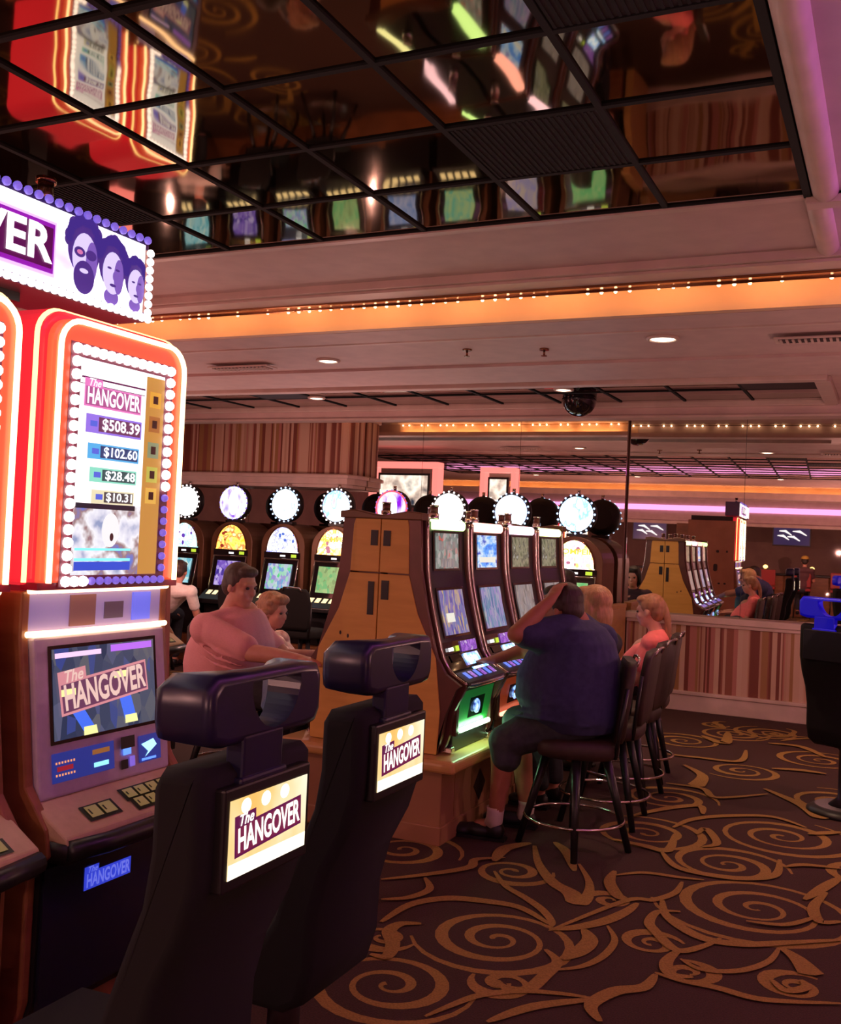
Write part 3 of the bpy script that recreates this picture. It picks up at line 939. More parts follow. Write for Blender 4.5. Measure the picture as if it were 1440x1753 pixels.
def slant_machine(x, y, rz, label, group, tl, up, low, doorcol, seen=True):
    t = thing('slot_machine', label, 'slot machine', (x, y, 0), rz, group)
    W = .305
    body = [(.02, 1.735)] + [(a - .018, b) for a, b in FRONT[:5]] + [(.50, .845), (.50, .83)] + [(a - .05, b) for a, b in FRONT[7:]] + [(.02, .468)]
    G().prism(body, 'y', -W + .03, W - .03, BLACK).obj('body', t)
    for s_ in (-1, 1):
        side = [(.02, 1.735)] + FRONT + [(.02, .468)]
        G().prism(side, 'y', s_ * W - (.032 if s_ > 0 else 0), s_ * W + (.032 if s_ < 0 else 0), BROWNMET).obj('side_panel', t, bevel=.004)
        path = smooth_path([(a + .004, b) for a, b in FRONT[:6]], 5)
        G().tube([(a, s_ * (W - .012), b) for a, b in path], .0085, CHROME, n=8).obj('chrome_edge', t)
    G().tube([(a, W - .012 if k == 2 else -W + .012, b) for k, (a, b) in enumerate([(.534, .848), (.545, .846), (.534, .848)])], .006, CHROME, n=6)
    # glowing crown
    pts = [(.262, 1.69), (.275, 1.70), (.276, 1.73), (.262, 1.748), (.22, 1.75), (.22, 1.69)]
    G().prism(pts, 'y', -.205, .205, glow('crown_' + tl, TOPL[tl], 2.6)).obj('crown_light', t, bevel=.008, label={'g': 'green white glowing crown', 'r': 'orange white glowing crown', 'p': 'pink white glowing crown', 'y': 'yellowish glowing crown'}[tl])
    # candle
    gg = G().cyl((.10, .12, 1.735), (.10, .12, 1.79), .030, CHROME).cyl((.10, .12, 1.79), (.10, .12, 1.83), .024, BROWNMET).cyl((.10, .12, 1.83), (.10, .12, 1.84), .027, CHROME)
    gg.obj('candle_light', t)

    def face(z0, z1, y0, y1, m, off=.0, gg=None, nm=None):
        gg = gg or G()
        a, b = lerp_front(z0) - .017 + off, lerp_front(z1) - .017 + off
        gg.add([(a, y0, z0), (a, y1, z0), (b, y1, z1), (b, y0, z1)], [(0, 1, 2, 3)], m)
        return gg
    gg = face(1.455, 1.685, -.19, .19, BLKGLS, .004)
    face(1.468, 1.672, -.165, .165, SCREENS[up], .007, gg)
    if up == 'a':
        for (yy, zz, w_, h_) in ((-.09, 1.60, .07, .05), (.01, 1.60, .07, .05), (.09, 1.60, .05, .05), (0, 1.50, .2, .05)):
            face(zz - h_ / 2, zz + h_ / 2, yy - w_ / 2, yy + w_ / 2, SCREENS['f'], .009, gg)
    if up == 'b':
        face(1.50, 1.535, -.14, .14, CARDP, .009, gg)
    gg.obj('upper_screen', t)
    gg = G()
    for (z0, z1) in ((1.235, 1.36), (1.08, 1.235)):
        face(z0, z1, -.195, .195, BLKGLS, .004, gg)
    face(1.235, 1.345, -.17, .17, SCREENS[low], .008, gg); face(1.095, 1.235, -.17, .17, SCREENS[low], .008, gg)
    face(1.165, 1.215, -.12, -.01, CARDP if low == 'd' else SCREENS[low], .012, gg)
    gg.obj('main_screen', t)
    # console
    gg = face(.995, 1.06, -.25, .25, BLKGLS, .006); face(.91, .99, -.25, .25, BLKGLS, .006, gg)
    face(.995, 1.055, -.01, .22, GLAREV, .012, gg); face(.955, .99, -.20, -.06, BLKGLS, .012, gg)
    gg.obj('console', t)
    gg = face(1.01, 1.03, -.20, -.13, WHITE, .016); face(1.005, 1.035, -.10, -.05, TAG_Y, .016, gg); gg.obj('ticket_slot', t)
    gg = face(.925, .985, -.02, .20, TOUCH, .012)
    gg.add([(.445, -.02, .915), (.445, .22, .915), (.475, .22, .888), (.475, -.02, .888)], [(0, 3, 2, 1)][::1], TOUCH)
    gg.obj('touch_panel', t)
    gg = G()
    pts = [(.43, .895), (.455, .905), (.535, .862), (.545, .845), (.53, .835), (.46, .84)]
    gg.prism(pts, 'y', -.285, .285, BLACK)
    gg.obj('button_deck', t, bevel=.004)
    gg = G()
    for i in range(6):
        y0 = -.22 + i * .075
        gg.add([(.468, y0, .9035), (.468, y0 + .05, .9035), (.515, y0 + .05, .877), (.515, y0, .877)], [(0, 3, 2, 1)], GLAREV if i % 2 else glow('button_blue', (.15, .25, 1.0), .9))
    gg.obj('button', t)
    pth = [(.48, -.30, .862), (.525, -.285, .848), (.546, -.22, .842), (.552, 0, .842), (.546, .22, .842), (.525, .285, .848), (.48, .30, .862)]
    G().tube(pth, .010, CHROME, n=8).obj('chrome_lip', t)
    # belly door
    GC = {'g': ((.01, .32, .05), (.12, 1.0, .22)), 'r': ((.34, .03, .01), (1.0, .16, .05)), 'k': ((.03, .03, .03), (1, .5, .4))}[doorcol]
    dm = mat('belly_' + doorcol, GC[0], .25, 0, GC[1], (.05 if doorcol == 'g' else .10) if doorcol != 'k' else .01)
    gg = G().add([(.486, -.24, .80), (.486, .24, .80), (.445, .24, .575), (.445, -.24, .575)], [(0, 3, 2, 1), (0, 1, 2, 3)], dm)
    gg.box(.43, .47, -.27, -.24, .56, .82, BROWNMET).box(.43, .47, .24, .27, .56, .82, BROWNMET)
    gg.add([(.4875, -.12, .755), (.4875, .10, .755), (.470, .10, .640), (.470, -.12, .640)], [(0, 3, 2, 1), (0, 1, 2, 3)], BLKGLS)
    gg.obj('belly_door', t)
    G().ball((.486, -.02, .70), (.012, .045, .042), EMBLEM, n=14, k=8).obj('emblem', t)
    gg = G().cyl((.470, -.21, .585), (.470, .21, .585), .013, glow('tube_' + doorcol, {'g': (.45, 1.0, .5), 'r': (1.0, .35, .2), 'k': (.3, .2, .15)}[doorcol], {'g': 22.0, 'r': 3.0, 'k': .4}[doorcol]))
    gg.obj('glow_tube', t)
    gg = G().box(.30, .46, -.30, -.25, .468, .50, CHROME).box(.30, .46, .25, .30, .468, .50, CHROME).box(.30, .44, -.25, .25, .468, .56, BLACK)
    gg.obj('foot', t, bevel=.006)
    return t


SPEC = [('g', 'a', 'd', 'g', 'nearest slanted slot machine, green glowing belly door and green crown'),
        ('r', 'b', 'e', 'r', 'slanted slot machine with blue upper screen and red belly, second from the near end panel'),
        ('p', 'c', 'f', 'k', 'slanted slot machine with pink crown and olive upper screen, third along the right side'),
        ('y', 'c', 'f', 'k', 'farthest slanted slot machine on the right side, pale yellow crown')]
for i, (a, b, c_, d, lab) in enumerate(SPEC):
    slant_machine(BX, BY0 + .345 + i * .635, 0, lab, 'slanted slot machines on the right side of the bank', a, b, c_, d)
L2 = ['slanted slot machine played by the man in the pink polo shirt', 'slanted slot machine in front of the curly-haired woman, on the hidden side of the bank',
      'third slanted slot machine on the hidden side of the bank, seen in the mirror', 'slanted slot machine at the mirror end of the hidden side of the bank']
for i in range(4):
    slant_machine(BX, BY0 + .345 + i * .635, math.pi, L2[i], 'slanted slot machines on the hidden side of the bank', 'ypgr'[i], 'acbc'[i], 'fdef'[i], 'k')

# ================================================================== round-topped machines along the mirror
ARTS = [
    ([(.75, .8, .8), (1, 1, 1), (.2, .55, .55), (.9, .9, .7)], [(.1, .4, .5), (.3, .6, .7), (.6, .7, .6)], [(.8, .9, 1), (1, 1, 1), (.2, .6, .7)], 'white sign disc and white arch', 'w'),
    ([(.9, .35, .02), (1, .6, .1), (.45, .08, .02), (1, .8, .3)], [(.05, .03, .25), (.2, .1, .5), (.5, .4, .7)], [(.18, .02, .6), (.9, .85, 1), (.12, .0, .5)], 'orange arch under a purple sign disc', 'p'),
    ([(.9, .95, .95), (1, 1, 1), (.2, .2, .8), (.85, .9, .8)], [(.1, .4, .6), (.3, .25, .55), (.5, .6, .65), (.1, .6, .2)], [(1, 1, 1), (.8, .95, 1), (.05, .45, .9)], 'white and violet arch under a pale blue sign disc', 'b'),
    ([(1, .7, .1), (1, .9, .6), (.9, .3, .0), (1, 1, .9)], [(.1, .4, .15), (.35, .5, .2), (.2, .3, .12)], [(1, 1, 1), (.6, .8, 1), (.1, .35, .9), (1, .2, .2)], 'yellow arch and green screen, left of the maple end panel', 'w'),
    ([(.2, .5, .9), (.9, .9, 1)], [(.1, .2, .5), (.4, .4, .6)], [(.2, .0, .6), (1, .9, 1), (.2, .02, .7)], 'purple and red sign disc just above the end panel', 'p'),
    ([(.9, .4, .1), (1, .8, .4)], [(.1, .4, .3), (.4, .5, .2)], [(1, 1, 1), (1, .95, .9), (.7, .8, 1)], 'white sign disc rising behind the green crown', 'w'),
    ([(.3, .8, .4), (.9, .9, .5)], [(.2, .2, .5), (.5, .4, .3)], [(1, 1, 1), (.7, .85, 1), (.3, .5, 1)], 'white sign disc rising behind the pink crown', 'b'),
    ([(1, .75, .1), (1, .9, .5), (.8, .3, .6), (1, 1, .85)], [(.1, .45, .15), (.3, .5, .2)], [(1, 1, 1), (.7, .9, 1), (.1, .5, .9), (1, .8, .85)], 'big blue-white sign disc and yellow arch, last before the half wall', 'b'),
]
RX = [-7.92, -7.21, -6.48, -5.79, -5.08, -4.39, -3.67, -2.965]
RY = 9.95


def arch(w, h, r, n=12):
    """outline: straight sides then an elliptical head"""
    pts = [(-w / 2, 0), (w / 2, 0)]
    for i in range(n + 1):
        a = math.pi * i / n
        pts.append((w / 2 * math.cos(a), h - r + r * math.sin(a)))
    return pts


BLKDISC = mat('black_disc_back', (.006, .005, .006), .5)


def round_machine(i):
    art, scr, dsc, desc, kind = ARTS[i]
    t = thing('slot_machine', 'round-topped slot machine with ' + desc, 'slot machine', (RX[i], RY, 0), 0, 'round-topped slot machines along the mirror')
    am = screen('arch_art_%d' % i, art, 13, 2.2, (1, 1, 1), 'noise', i * 3.1)
    sm = screen('reel_art_%d' % i, scr, 30, 1.0, (1, 1, .7), 'vor', i * 2.3)
    dm = screen('disc_art_%d' % i, dsc, 5.5, 3.4 if kind != 'p' else 1.3, (1.5, 1, .8), 'noise', i * 1.3 + .4)
    # cabinet: arched slab leaning out below
    body = arch(.60, 1.02, .26, 16)
    G().prism([(x, z + .70) for x, z in body], 'y', -.02, .44, BRONZE).obj('cabinet', t, bevel=.008)
    g_ = G().box(-.30, .30, -.10, .44, .42, .72, BLACK).box(-.30, .30, -.02, .44, .34, .42, BLACK)
    g_.obj('belly', t, bevel=.01)
    G().tube([(x * .86, -.03, z * 1.0 + 1.335) for x, z in [(.255 * math.cos(math.pi * k / 16), .06 + .29 * math.sin(math.pi * k / 16)) for k in range(17)]], .008, BRASS, n=6).obj('arch_trim', t)
    pts = [(.22 * math.cos(math.pi * k / 16), 1.40 + .285 * math.sin(math.pi * k / 16)) for k in range(17)]
    gg = G().poly([(x, -.028, z) for x, z in reversed(pts)][::-1], am)
    gg.add([(-.22, -.028, 1.385), (.22, -.028, 1.385), (.22, -.028, 1.41), (-.22, -.028, 1.41)], [(0, 1, 2, 3)], am)
    rr_ = random.Random(i)
    for k in range(9):
        gg.disc((rr_.uniform(-.16, .16), -.0295 - k * .0003, rr_.uniform(1.42, 1.60)), (1, 0, 0), (0, 0, 1), rr_.uniform(.008, .030), rr_.uniform(.012, .038),
                glow('art_bit_%d_%d' % (i % 4, k % 2), [((.15, .05, .5), (.9, .9, 1)), ((.35, .03, .02), (1, .85, .4)), ((.1, .2, .7), (.9, .95, 1)), ((.6, .2, .3), (1, 1, .7))][i % 4][k % 2], .9), 12)
    if i in (3, 7):
        gg.text('POMPEII', (0, -.034, 1.56), (1, 0, 0), (0, 0, 1), .075, mat('art_ink', (.03, .01, .01), .5, 0, (1, .85, .1), .9), .02, width=.34)
    gg.obj('arch_glass', t)
    gg = G().box(-.245, .245, -.034, -.02, 1.315, 1.385, BLKGLS).box(.13, .20, -.037, -.033, 1.33, 1.365, TAG_Y).box(-.02, .05, -.037, -.033, 1.335, 1.355, WHITE)
    gg.obj('info_strip', t)
    # monitor
    gg = G().add([(-.23, -.12, .90), (.23, -.12, .90), (.23, -.03, 1.30), (-.23, -.03, 1.30), (-.23, 0, .90), (.23, 0, .90)], [(0, 1, 2, 3), (0, 3, 4), (1, 5, 2)], BLKGLS)
    gg.add([(-.165, -.118, .955), (.165, -.118, .955), (.165, -.052, 1.25), (-.165, -.052, 1.25)], [(0, 1, 2, 3)], sm)
    gg.obj('screen', t)
    G().tube([(-.235, -.125, .90), (-.235, -.035, 1.31), (.235, -.035, 1.31), (.235, -.125, .90)], .008, CHROME, n=6).obj('screen_frame', t)
    gg = G().prism([(-.12, .90), (-.28, .79), (-.28, .74), (0, .72), (0, .90)][::-1], 'x', -.27, .27, BLACK)
    gg.obj('button_deck', t, bevel=.01)
    gg = G()
    for k in range(5):
        x0 = -.21 + k * .09
        gg.add([(x0, -.135, .893), (x0 + .06, -.135, .893), (x0 + .06, -.20, .848), (x0, -.20, .848)], [(0, 3, 2, 1)], glow('deck_button', (1.0, .72, .35), 1.6))
    gg.obj('button', t)
    # sign disc on a neck, black back
    gg = G().cyl((0, .05, 1.70), (0, .05, 1.78), .05, BLACK).box(-.10, .10, .0, .10, 1.715, 1.745, BLACK)
    gg.obj('neck', t)
    zc = 1.945
    gg = G().tube([(0, -.015, zc), (0, .085, zc), (0, .13, zc)], [.20, .20, .13], BLKDISC, n=32)
    gg.obj('sign_back', t)
    gg = G().disc((0, -.018, zc), (1, 0, 0), (0, 0, 1), .178, .178, dm, 32)
    if kind == 'p':
        gg.tube([(.188 * math.cos(a), -.02, zc + .188 * math.sin(a)) for a in [2 * math.pi * k / 32 for k in range(32)]], .010, WHITE if i == 1 else glow('ring_red', (1, .1, .15), 1.2), True, 6)
        gg.disc((0, -.021, zc), (1, 0, 0), (0, 0, 1), .07, .15, glow('disc_white', (1, .95, 1), 2.0), 24)
    gg.obj('sign_disc', t)
    put_bulbs(t, [(.197 * math.cos(a), -.022, zc + .197 * math.sin(a)) for a in [2 * math.pi * k / 20 for k in range(20)]], .011,
              glow('bulb_blue', (.45, .65, 1.0), 2.4) if kind == 'b' else BULBW if kind == 'w' else BULBB, 6)
    G().cyl((0, .05, zc + .19), (0, .05, zc + .25), .018, CHROME, n=10).obj('candle_light', t)


for i in range(8):
    round_machine(i)
t = thing('machine_plinth', 'long bronze-brown plinth carrying the round-topped machines', 'plinth', (-5.4, 9.95, 0))
G().box(-2.95, 2.76, -.20, .44, 0, .34, WOODRD).obj('base', t, bevel=.01)
t = thing('end_counter', 'maple end counter between the last round-topped machine and the half wall', 'counter', (-2.585, 10.1, 0))
G().box(-.02, .05, -.30, .34, 0, 1.0, WOODLT).obj('panel', t, bevel=.004)
G().box(-.04, .055, -.32, .345, 1.0, 1.045, WOODLT).obj('top', t, bevel=.006)

# ================================================================== THE TALL RED MACHINES ON THE LEFT
HX = -2.10
LOGOP = mat('logo_purple', (.12, .0, .10), .5, 0, (.28, .0, .20), .8)
LOGOW = glow('logo_white', (1, .93, .96), 1.5)
LOGOD = mat('logo_dark', (.05, .0, .03), .5, 0, (.05, .0, .03), .3)


def logo(g, c, u, w, width, border=LOGOP, letters=LOGOW, back=None, tilt=0.0, eps=.0012):
    """the boxed film-title logo: THE on a small tab above HANGOVER in a frame"""
    c, u, w = Vector(c), Vector(u).normalized(), Vector(w).normalized()
    if tilt:
        u, w = u * math.cos(tilt) + w * math.sin(tilt), w * math.cos(tilt) - u * math.sin(tilt)
    n = u.cross(w)
    W, H = width, width * .26

    def rect(x0, x1, y0, y1, m, d):
        g.quad(c + u * x0 + w * y0 + n * d, c + u * x1 + w * y0 + n * d, c + u * x1 + w * y1 + n * d, c + u * x0 + w * y1 + n * d, m)
    rect(-W / 2, W / 2, -H / 2, H / 2, border, eps)
    rect(-W / 2, -W * .20, H * .3, H * .82, border, eps * 1.01)
    if back:
        rect(-W / 2 + W * .02, W / 2 - W * .02, -H / 2 + W * .02, H / 2 - W * .02, back, eps * 2)
    g.text('HANGOVER', c + u * 0 - w * H * .02, u, w, H * 1.05, letters, .028, 0, width=W * .93, depth=eps * 3)
    g.text('The', c - u * W * .35 + w * H * .62, u, w, H * .50, letters, .02, .3, depth=eps * 3, width=W * .2)


BEAMS = screen('night_alley_screen', [(.02, .03, .07), (.05, .06, .11), (.10, .10, .12), (.03, .05, .22)], 24, 1.0, (1, 1.2, .5), 'vor')
LAVBOX = mat('lavender_box', (.30, .26, .45), .4, 0, (.2, .16, .45), .35)
GOLDBOX = noisy('gold_strip', (.45, .24, .05), (.75, .45, .12), 25, .4, 0, 3, (1, 1, 1))
PICT = screen('lower_picture', [(.30, .34, .55), (.75, .72, .85), (.95, .92, .98), (.35, .2, .2), (.12, .2, .7)], 13, .9, (1, 1, 1), 'noise', 1.2)


def tall_machine(yc, label, xx=None):
    t = thing('slot_machine', label, 'slot machine', (HX if xx is None else xx, yc, 0), 0, 'tall red neon slot machines')
    W = .30
    # lower cabinet: wooden sides, slanted front
    prof = [(-.50, .29), (.03, .29), (.055, .36), (.06, .70), (.03, .72), (.03, .80), (-.02, .90), (-.055, 1.33), (-.055, 1.45), (-.50, 1.45)]
    G().prism([(x, z) for x, z in prof], 'y', -W + .03, W - .03, BLACK).obj('cabinet', t)
    side = [(-.50, .29), (.02, .29), (.045, .36), (.045, .70), (.115, .76), (.10, .83), (.02, .93), (-.03, 1.33), (-.03, 1.45), (-.50, 1.45)]
    for s_ in (-1, 1):
        G().prism(side, 'y', s_ * W - (.03 if s_ > 0 else 0), s_ * W + (.03 if s_ < 0 else 0), WOODRD).obj('side_panel', t, bevel=.006)
    # monitor bezel
    a, b = (.040, .885), (-.012, 1.325)

    def pt(y, z, d=0.0):
        k = (z - a[1]) / (b[1] - a[1])
        return (a[0] + (b[0] - a[0]) * k + d, y, z + d * .1)
    g = G()
    H = .268
    g.add([pt(-H, .885), pt(H, .885), pt(H, 1.325), pt(-H, 1.325), pt(-H, .885, -.05), pt(H, .885, -.05), pt(H, 1.325, -.05), pt(-H, 1.325, -.05)],
          [(0, 1, 2, 3), (4, 7, 6, 5), (0, 4, 5, 1), (1, 5, 6, 2), (2, 6, 7, 3), (3, 7, 4, 0)], GREYPL)
    g.obj('monitor_bezel', t, bevel=.008)
    g = G()

    def face(y0, y1, z0, z1, m, d, gg):
        gg.quad(pt(y0, z0, d), pt(y1, z0, d), pt(y1, z1, d), pt(y0, z1, d), m)
    face(-.222, .222, 1.028, 1.298, BLKGLS, .002, g)
    face(-.210, .210, 1.038, 1.288, BEAMS, .0035, g)
    # beams of light and the tilted logo on the display
    bl = glow('screen_blue_beam', (.05, .16, .9), .9); yl = glow('screen_yellow_tip', (.9, .85, .35), 1.0)
    for (y0, z0, y1, z1) in ((-.15, 1.16, -.07, 1.05), (.06, 1.19, .10, 1.06)):
        g.quad(pt(y0 - .03, z0, .005), pt(y1 - .03, z1, .005), pt(y1 + .02, z1, .005), pt(y0 + .02, z0, .005), bl)
        g.quad(pt(y1 - .03, z1 - .012, .006), pt(y1 + .025, z1 - .012, .006), pt(y1 + .02, z1 + .012, .006), pt(y1 - .03, z1 + .012, .006), yl)
        g.quad(pt(y0 - .035, z0 - .004, .0095), pt(y0 + .02, z0 - .004, .0095), pt(y0 + .02, z0 + .015, .0095), pt(y0 - .035, z0 + .015, .0095), yl)
    face(-.20, -.02, 1.262, 1.276, glow('screen_pink_streak', (.9, .55, .9), 1.1), .005, g)
    face(.02, .20, 1.264, 1.284, glow('screen_violet_streak', (.5, .15, .9), .9), .005, g)
    up = Vector(pt(0, 1.2)) - Vector(pt(0, 1.0))
    logo(g, pt(-.01, 1.165, .007), (0, 1, 0), up, .36, glow('logo_pink_line', (.75, .28, .32), .8), glow('logo_peach', (.95, .62, .55), .8), mat('logo_maroon', (.05, .01, .03), .4, 0, (.16, .05, .12), .7), .10)
    g.obj('main_screen', t)
    g = G()
    face(-.222, .02, .925, 1.005, mat('navy_panel', (.02, .03, .12), .3, 0, (.02, .04, .30), .6), .003, g)
    led = glow('red_led', (1, .35, .15), .9)
    for k in range(7):
        face(-.21 + k * .011, -.204 + k * .011, .975, .981, led, .005, g); face(-.21 + k * .011, -.204 + k * .011, .942, .948, led, .005, g)
    face(-.205, -.145, .955, .968, mat('led_maroon', (.1, .01, .02), .4, 0, (.5, .02, .04), .5), .005, g)
    face(-.07, .0, .978, .992, mat('amber_label', (.2, .09, .02), .4, 0, (.5, .2, .05), .4), .005, g)
    face(-.065, -.005, .942, .955, glow('cyan_readout', (.3, .8, 1.0), 1.1), .005, g)
    g.obj('credit_display', t)
    g = G()
    face(.04, .10, .975, 1.01, BLACK, .012, g); face(.055, .09, .955, .975, glow('slot_blue', (.1, .25, 1.0), 1.4), .006, g)
    face(.045, .075, .915, .942, BLACK, .006, g); face(.082, .105, .918, .948, BULBB, .006, g)
    g.obj('bill_acceptor', t)
    g = G()
    face(.125, .225, .92, 1.0, mat('navy_panel', (.02, .03, .12)), .004, g)
    q = [pt(.135, .975, .006), pt(.165, .950, .006), pt(.150, .935, .006), pt(.205, .965, .006), pt(.19, .985, .006)]
    g.poly(q, glow('arrow_cyan', (.35, .75, 1.0), 1.5)); face(.135, .20, .925, .932, glow('slot_blue', (.1, .25, 1.0)), .006, g)
    g.obj('card_reader', t)
    # deck
    g = G().prism([(.02, .885), (.045, .885), (.165, .815), (.17, .795), (.03, .80)], 'y', -.29, .29, TAN)
    g.obj('button_deck', t, bevel=.006)
    g = G().tube([(.168, -.285, .783), (.178, -.15, .775), (.178, .15, .775), (.168, .285, .783)], .028, BLACK, n=10)
    g.box(.02, .165, -.29, .29, .745, .80, BLACK)
    g.obj('deck_nose', t, smooth=True)

    def dk(y, k, d=0.0):
        return (.045 + .12 * k, y, .8862 - .07 * k + d)
    for (y0, y1, k0, k1, n, lit) in ((-.17, -.06, .45, .75, 2, 1), (.00, .20, .30, .55, 4, 0), (.01, .21, .60, .85, 4, 0)):
        g = G()
        g.quad(dk(y0 - .008, k1 + .06, .002), dk(y1 + .008, k1 + .06, .002), dk(y1 + .008, k0 - .06, .002), dk(y0 - .008, k0 - .06, .002), BLACK)
        for k in range(n):
            w_ = (y1 - y0) / n
            ya, yb = y0 + k * w_ + .005, y0 + (k + 1) * w_ - .005
            g.quad(dk(ya, k1, .005), dk(yb, k1, .005), dk(yb, k0, .005), dk(ya, k0, .005), mat('button_khaki', (.30, .25, .15), .4, 0, (.6, .5, .1), .12))
            g.quad(dk(ya + .006, k1 - .08, .006), dk(ya + .012, k1 - .08, .006), dk(ya + .012, k0 + .08, .006), dk(ya + .006, k0 + .08, .006), BLACK)
        g.obj('button', t)
    # black belly with a small blue logo
    g = G().box(.055, .068, -.262, .262, .33, .71, mat('blue_black_gloss', (.012, .012, .03), .25))
    logo(g, (.0685, -.02, .635), (0, 1, 0), (0, 0, 1), .19, mat('logo_navy', (.02, .03, .2), .4, 0, (.03, .05, .6), .8), mat('logo_blue', (.1, .12, .4), .4, 0, (.16, .20, .9), .7))
    g.obj('belly_door', t, bevel=.004)
    # strip between the two warm neon bars
    g = G().box(-.06, -.035, -.27, .27, 1.335, 1.445, LAVBOX)
    g.box(-.036, -.030, -.12, -.02, 1.345, 1.435, mat('brown_print', (.16, .07, .07), .5, 0, (.2, .08, .08), .3))
    g.box(-.036, -.030, .14, .22, 1.35, 1.435, mat('blue_print', (.1, .12, .6), .5, 0, (.12, .16, .9), .6))
    g.box(-.036, -.032, .02, .10, 1.36, 1.41, mat('plum_box', (.12, .10, .2), .5))
    g.obj('light_strip', t)
    for z in (1.452, 1.333):
        G().tube([(-.022, -.285, z), (-.012, -.2, z), (-.012, .2, z), (-.022, .285, z)], .0085, NEONW, n=8).obj('neon_bar', t)
    # topper: red glowing box with rounded head
    out = rrect(.60, .80, .09, 6, 0, 1.80)
    out = [p for p in out if p[1] > 1.7] + [(-.30, 1.465), (.30, 1.465)]
    out = [(.30, 1.465)] + [p for p in rrect(.60, .90, .09, 6, 0, 1.79) if p[1] > 1.9] + [(-.30, 1.465)]
    G().prism(out, 'x', -.42, -.02, REDPL).obj('topper', t, bevel=.02, seg=3)
    inn = [(.27, 1.47)] + [p for p in rrect(.54, .84, .07, 6, 0, 1.79) if p[1] > 1.9] + [(-.27, 1.47)]
    G().prism(inn, 'x', -.03, .015, ORGPL).obj('topper_face', t, bevel=.012, seg=2)

    def loop(w_, top, x, r, m):
        ps = [(x, w_, 1.475)] + [(x, p[0], p[1]) for p in rrect(2 * w_, .8, .075, 6, 0, top - .4) if p[1] > 1.9] + [(x, -w_, 1.475)]
        return G().tube(ps, r, m, n=8)
    loop(.298, 2.230, -.03, .0068, NEONY).obj('neon_tube', t)
    loop(.262, 2.205, .024, .0078, NEONW).obj('neon_tube', t)
    g = G().box(-.05, .012, -.29, .29, 1.455, 1.475, mat('crimson_base', (.25, .01, .04), .3))
    g.obj('topper_base', t)
    # display window
    z0, z1, w_ = 1.495, 2.108, .178
    g = G()
    X = .0165

    def fq(y0, y1, za, zb, m, d=0):
        g.quad((X + d, y0, za), (X + d, y1, za), (X + d, y1, zb), (X + d, y0, zb), m)
    g.box(0, X, -.218, .218, 1.462, 2.148, mat('window_surround', (.22, .05, .08), .35))
    fq(-w_, w_, z0, z1, glow('window_white', (1.0, .93, .95), 1.25), .001)
    fq(-w_, w_, z0, 1.70, PICT, .0015)
    fq(.095, w_, z0, z1 - .01, mat('gold_column', (.40, .20, .04), .4, 0, (.85, .45, .08), .45), .002)
    fq(-w_, .09, z1 - .055, z1 - .05, PLUM, .002); fq(-w_, .09, z1 - .072, z1 - .07, PLUM, .002)
    logo(g, (X + .002, -.045, 2.005), (0, 1, 0), (0, 0, 1), .235, glow('logo_pink', (.85, .20, .55), .9), glow('logo_pale', (1.0, .86, .93), 1.2), glow('logo_rose', (.50, .10, .30), .8))
    rows = ((1.928, '$508.39', (.16, .05, .12), .043, (1, 1, 1), (.35, .2, .9)), (1.850, '$102.60', (.03, .06, .18), .036, (.9, .9, 1), (.1, .5, .95)),
            (1.783, '$28.48', (.04, .10, .10), .034, (.9, 1, .95), (.30, .85, .65)), (1.720, '$10.31', (.07, .06, .06), .032, (1, 1, .95), (.95, .85, .55)))
    for k, (z, s, bg, h, fc, fr) in enumerate(rows):
        yl, yr = -.10 + .012 * k, .075 - .006 * k
        fq(yl - .05, yr + .006, z - h * .62, z + h * .62, glow('row_frame_%d' % k, fr, .8), .002)
        fq(yl, yr, z - h * .48, z + h * .48, mat('row_back_%d' % k, bg, .4, 0, bg, .6), .003)
        g.text(s, (X + .005, (yl + yr) / 2 + .004, z), (0, 1, 0), (0, 0, 1), h * 1.05, glow('row_digits', (1, .97, 1), 1.3), .018, 0, width=(yr - yl) * .9)
        fq(yl - .034, yl - .006, z - .008, z + .008, glow('row_blue', (.1, .15, .8), .8), .0035)
    fq(-w_ + .005, .07, 1.685, 1.70, mat('row_dark', (.03, .05, .1), .4), .002)
    fq(-w_ + .01, .06, 1.565, 1.572, glow('cyan_line', (.2, .8, 1.0), 1.2), .002); fq(-w_ + .01, .06, 1.535, 1.543, glow('cyan_line', (.2, .8, 1.0)), .002)
    fq(-w_ + .01, .06, 1.508, 1.533, glow('deep_blue', (.02, .08, .7), .8), .002)
    g.disc((X + .003, -.03, 1.625), (0, 1, 0), (0, 0, 1), .036, .050, glow('pale_oval', (.95, .90, .92), .9), 20)
    g.disc((X + .004, -.025, 1.605), (0, 1, 0), (0, 0, 1), .008, .012, mat('oval_ink', (.2, .1, .12), .5), 12)
    for z, m in ((2.03, 'a'), (1.955, 'b'), (1.875, 'c'), (1.80, 'd'), (1.735, 'e')):
        fq(.112, .162, z - .024, z + .024, mat('plate_' + m, {'a': (.75, .45, .05), 'b': (.35, .12, .03), 'c': (.25, .35, .2), 'd': (.55, .6, .1), 'e': (.8, .6, .1)}[m], .4, 0, {'a': (.9, .5, .05), 'b': (.5, .2, .03), 'c': (.3, .4, .2), 'd': (.6, .65, .1), 'e': (.9, .6, .1)}[m], .5), .003)
        fq(.126, .148, z - .012, z + .012, mat('plate_ink', (.12, .05, .02), .5), .004)
    g.obj('display_window', t)
    pw, pv, pd = [], [], []
    for k in range(19):
        z = 1.478 + k * .0362
        pw.append((X + .006, -.199, z)); (pw if z > 1.76 else pv).append((X + .006, .199, z))
    for k in range(1, 12):
        y = -.199 + k * .0332
        pw.append((X + .006, y, 2.130)); (pw if k < 3 else pv).append((X + .006, y, 1.478))
    put_bulbs(t, pw, .0155, BULBW, 8)
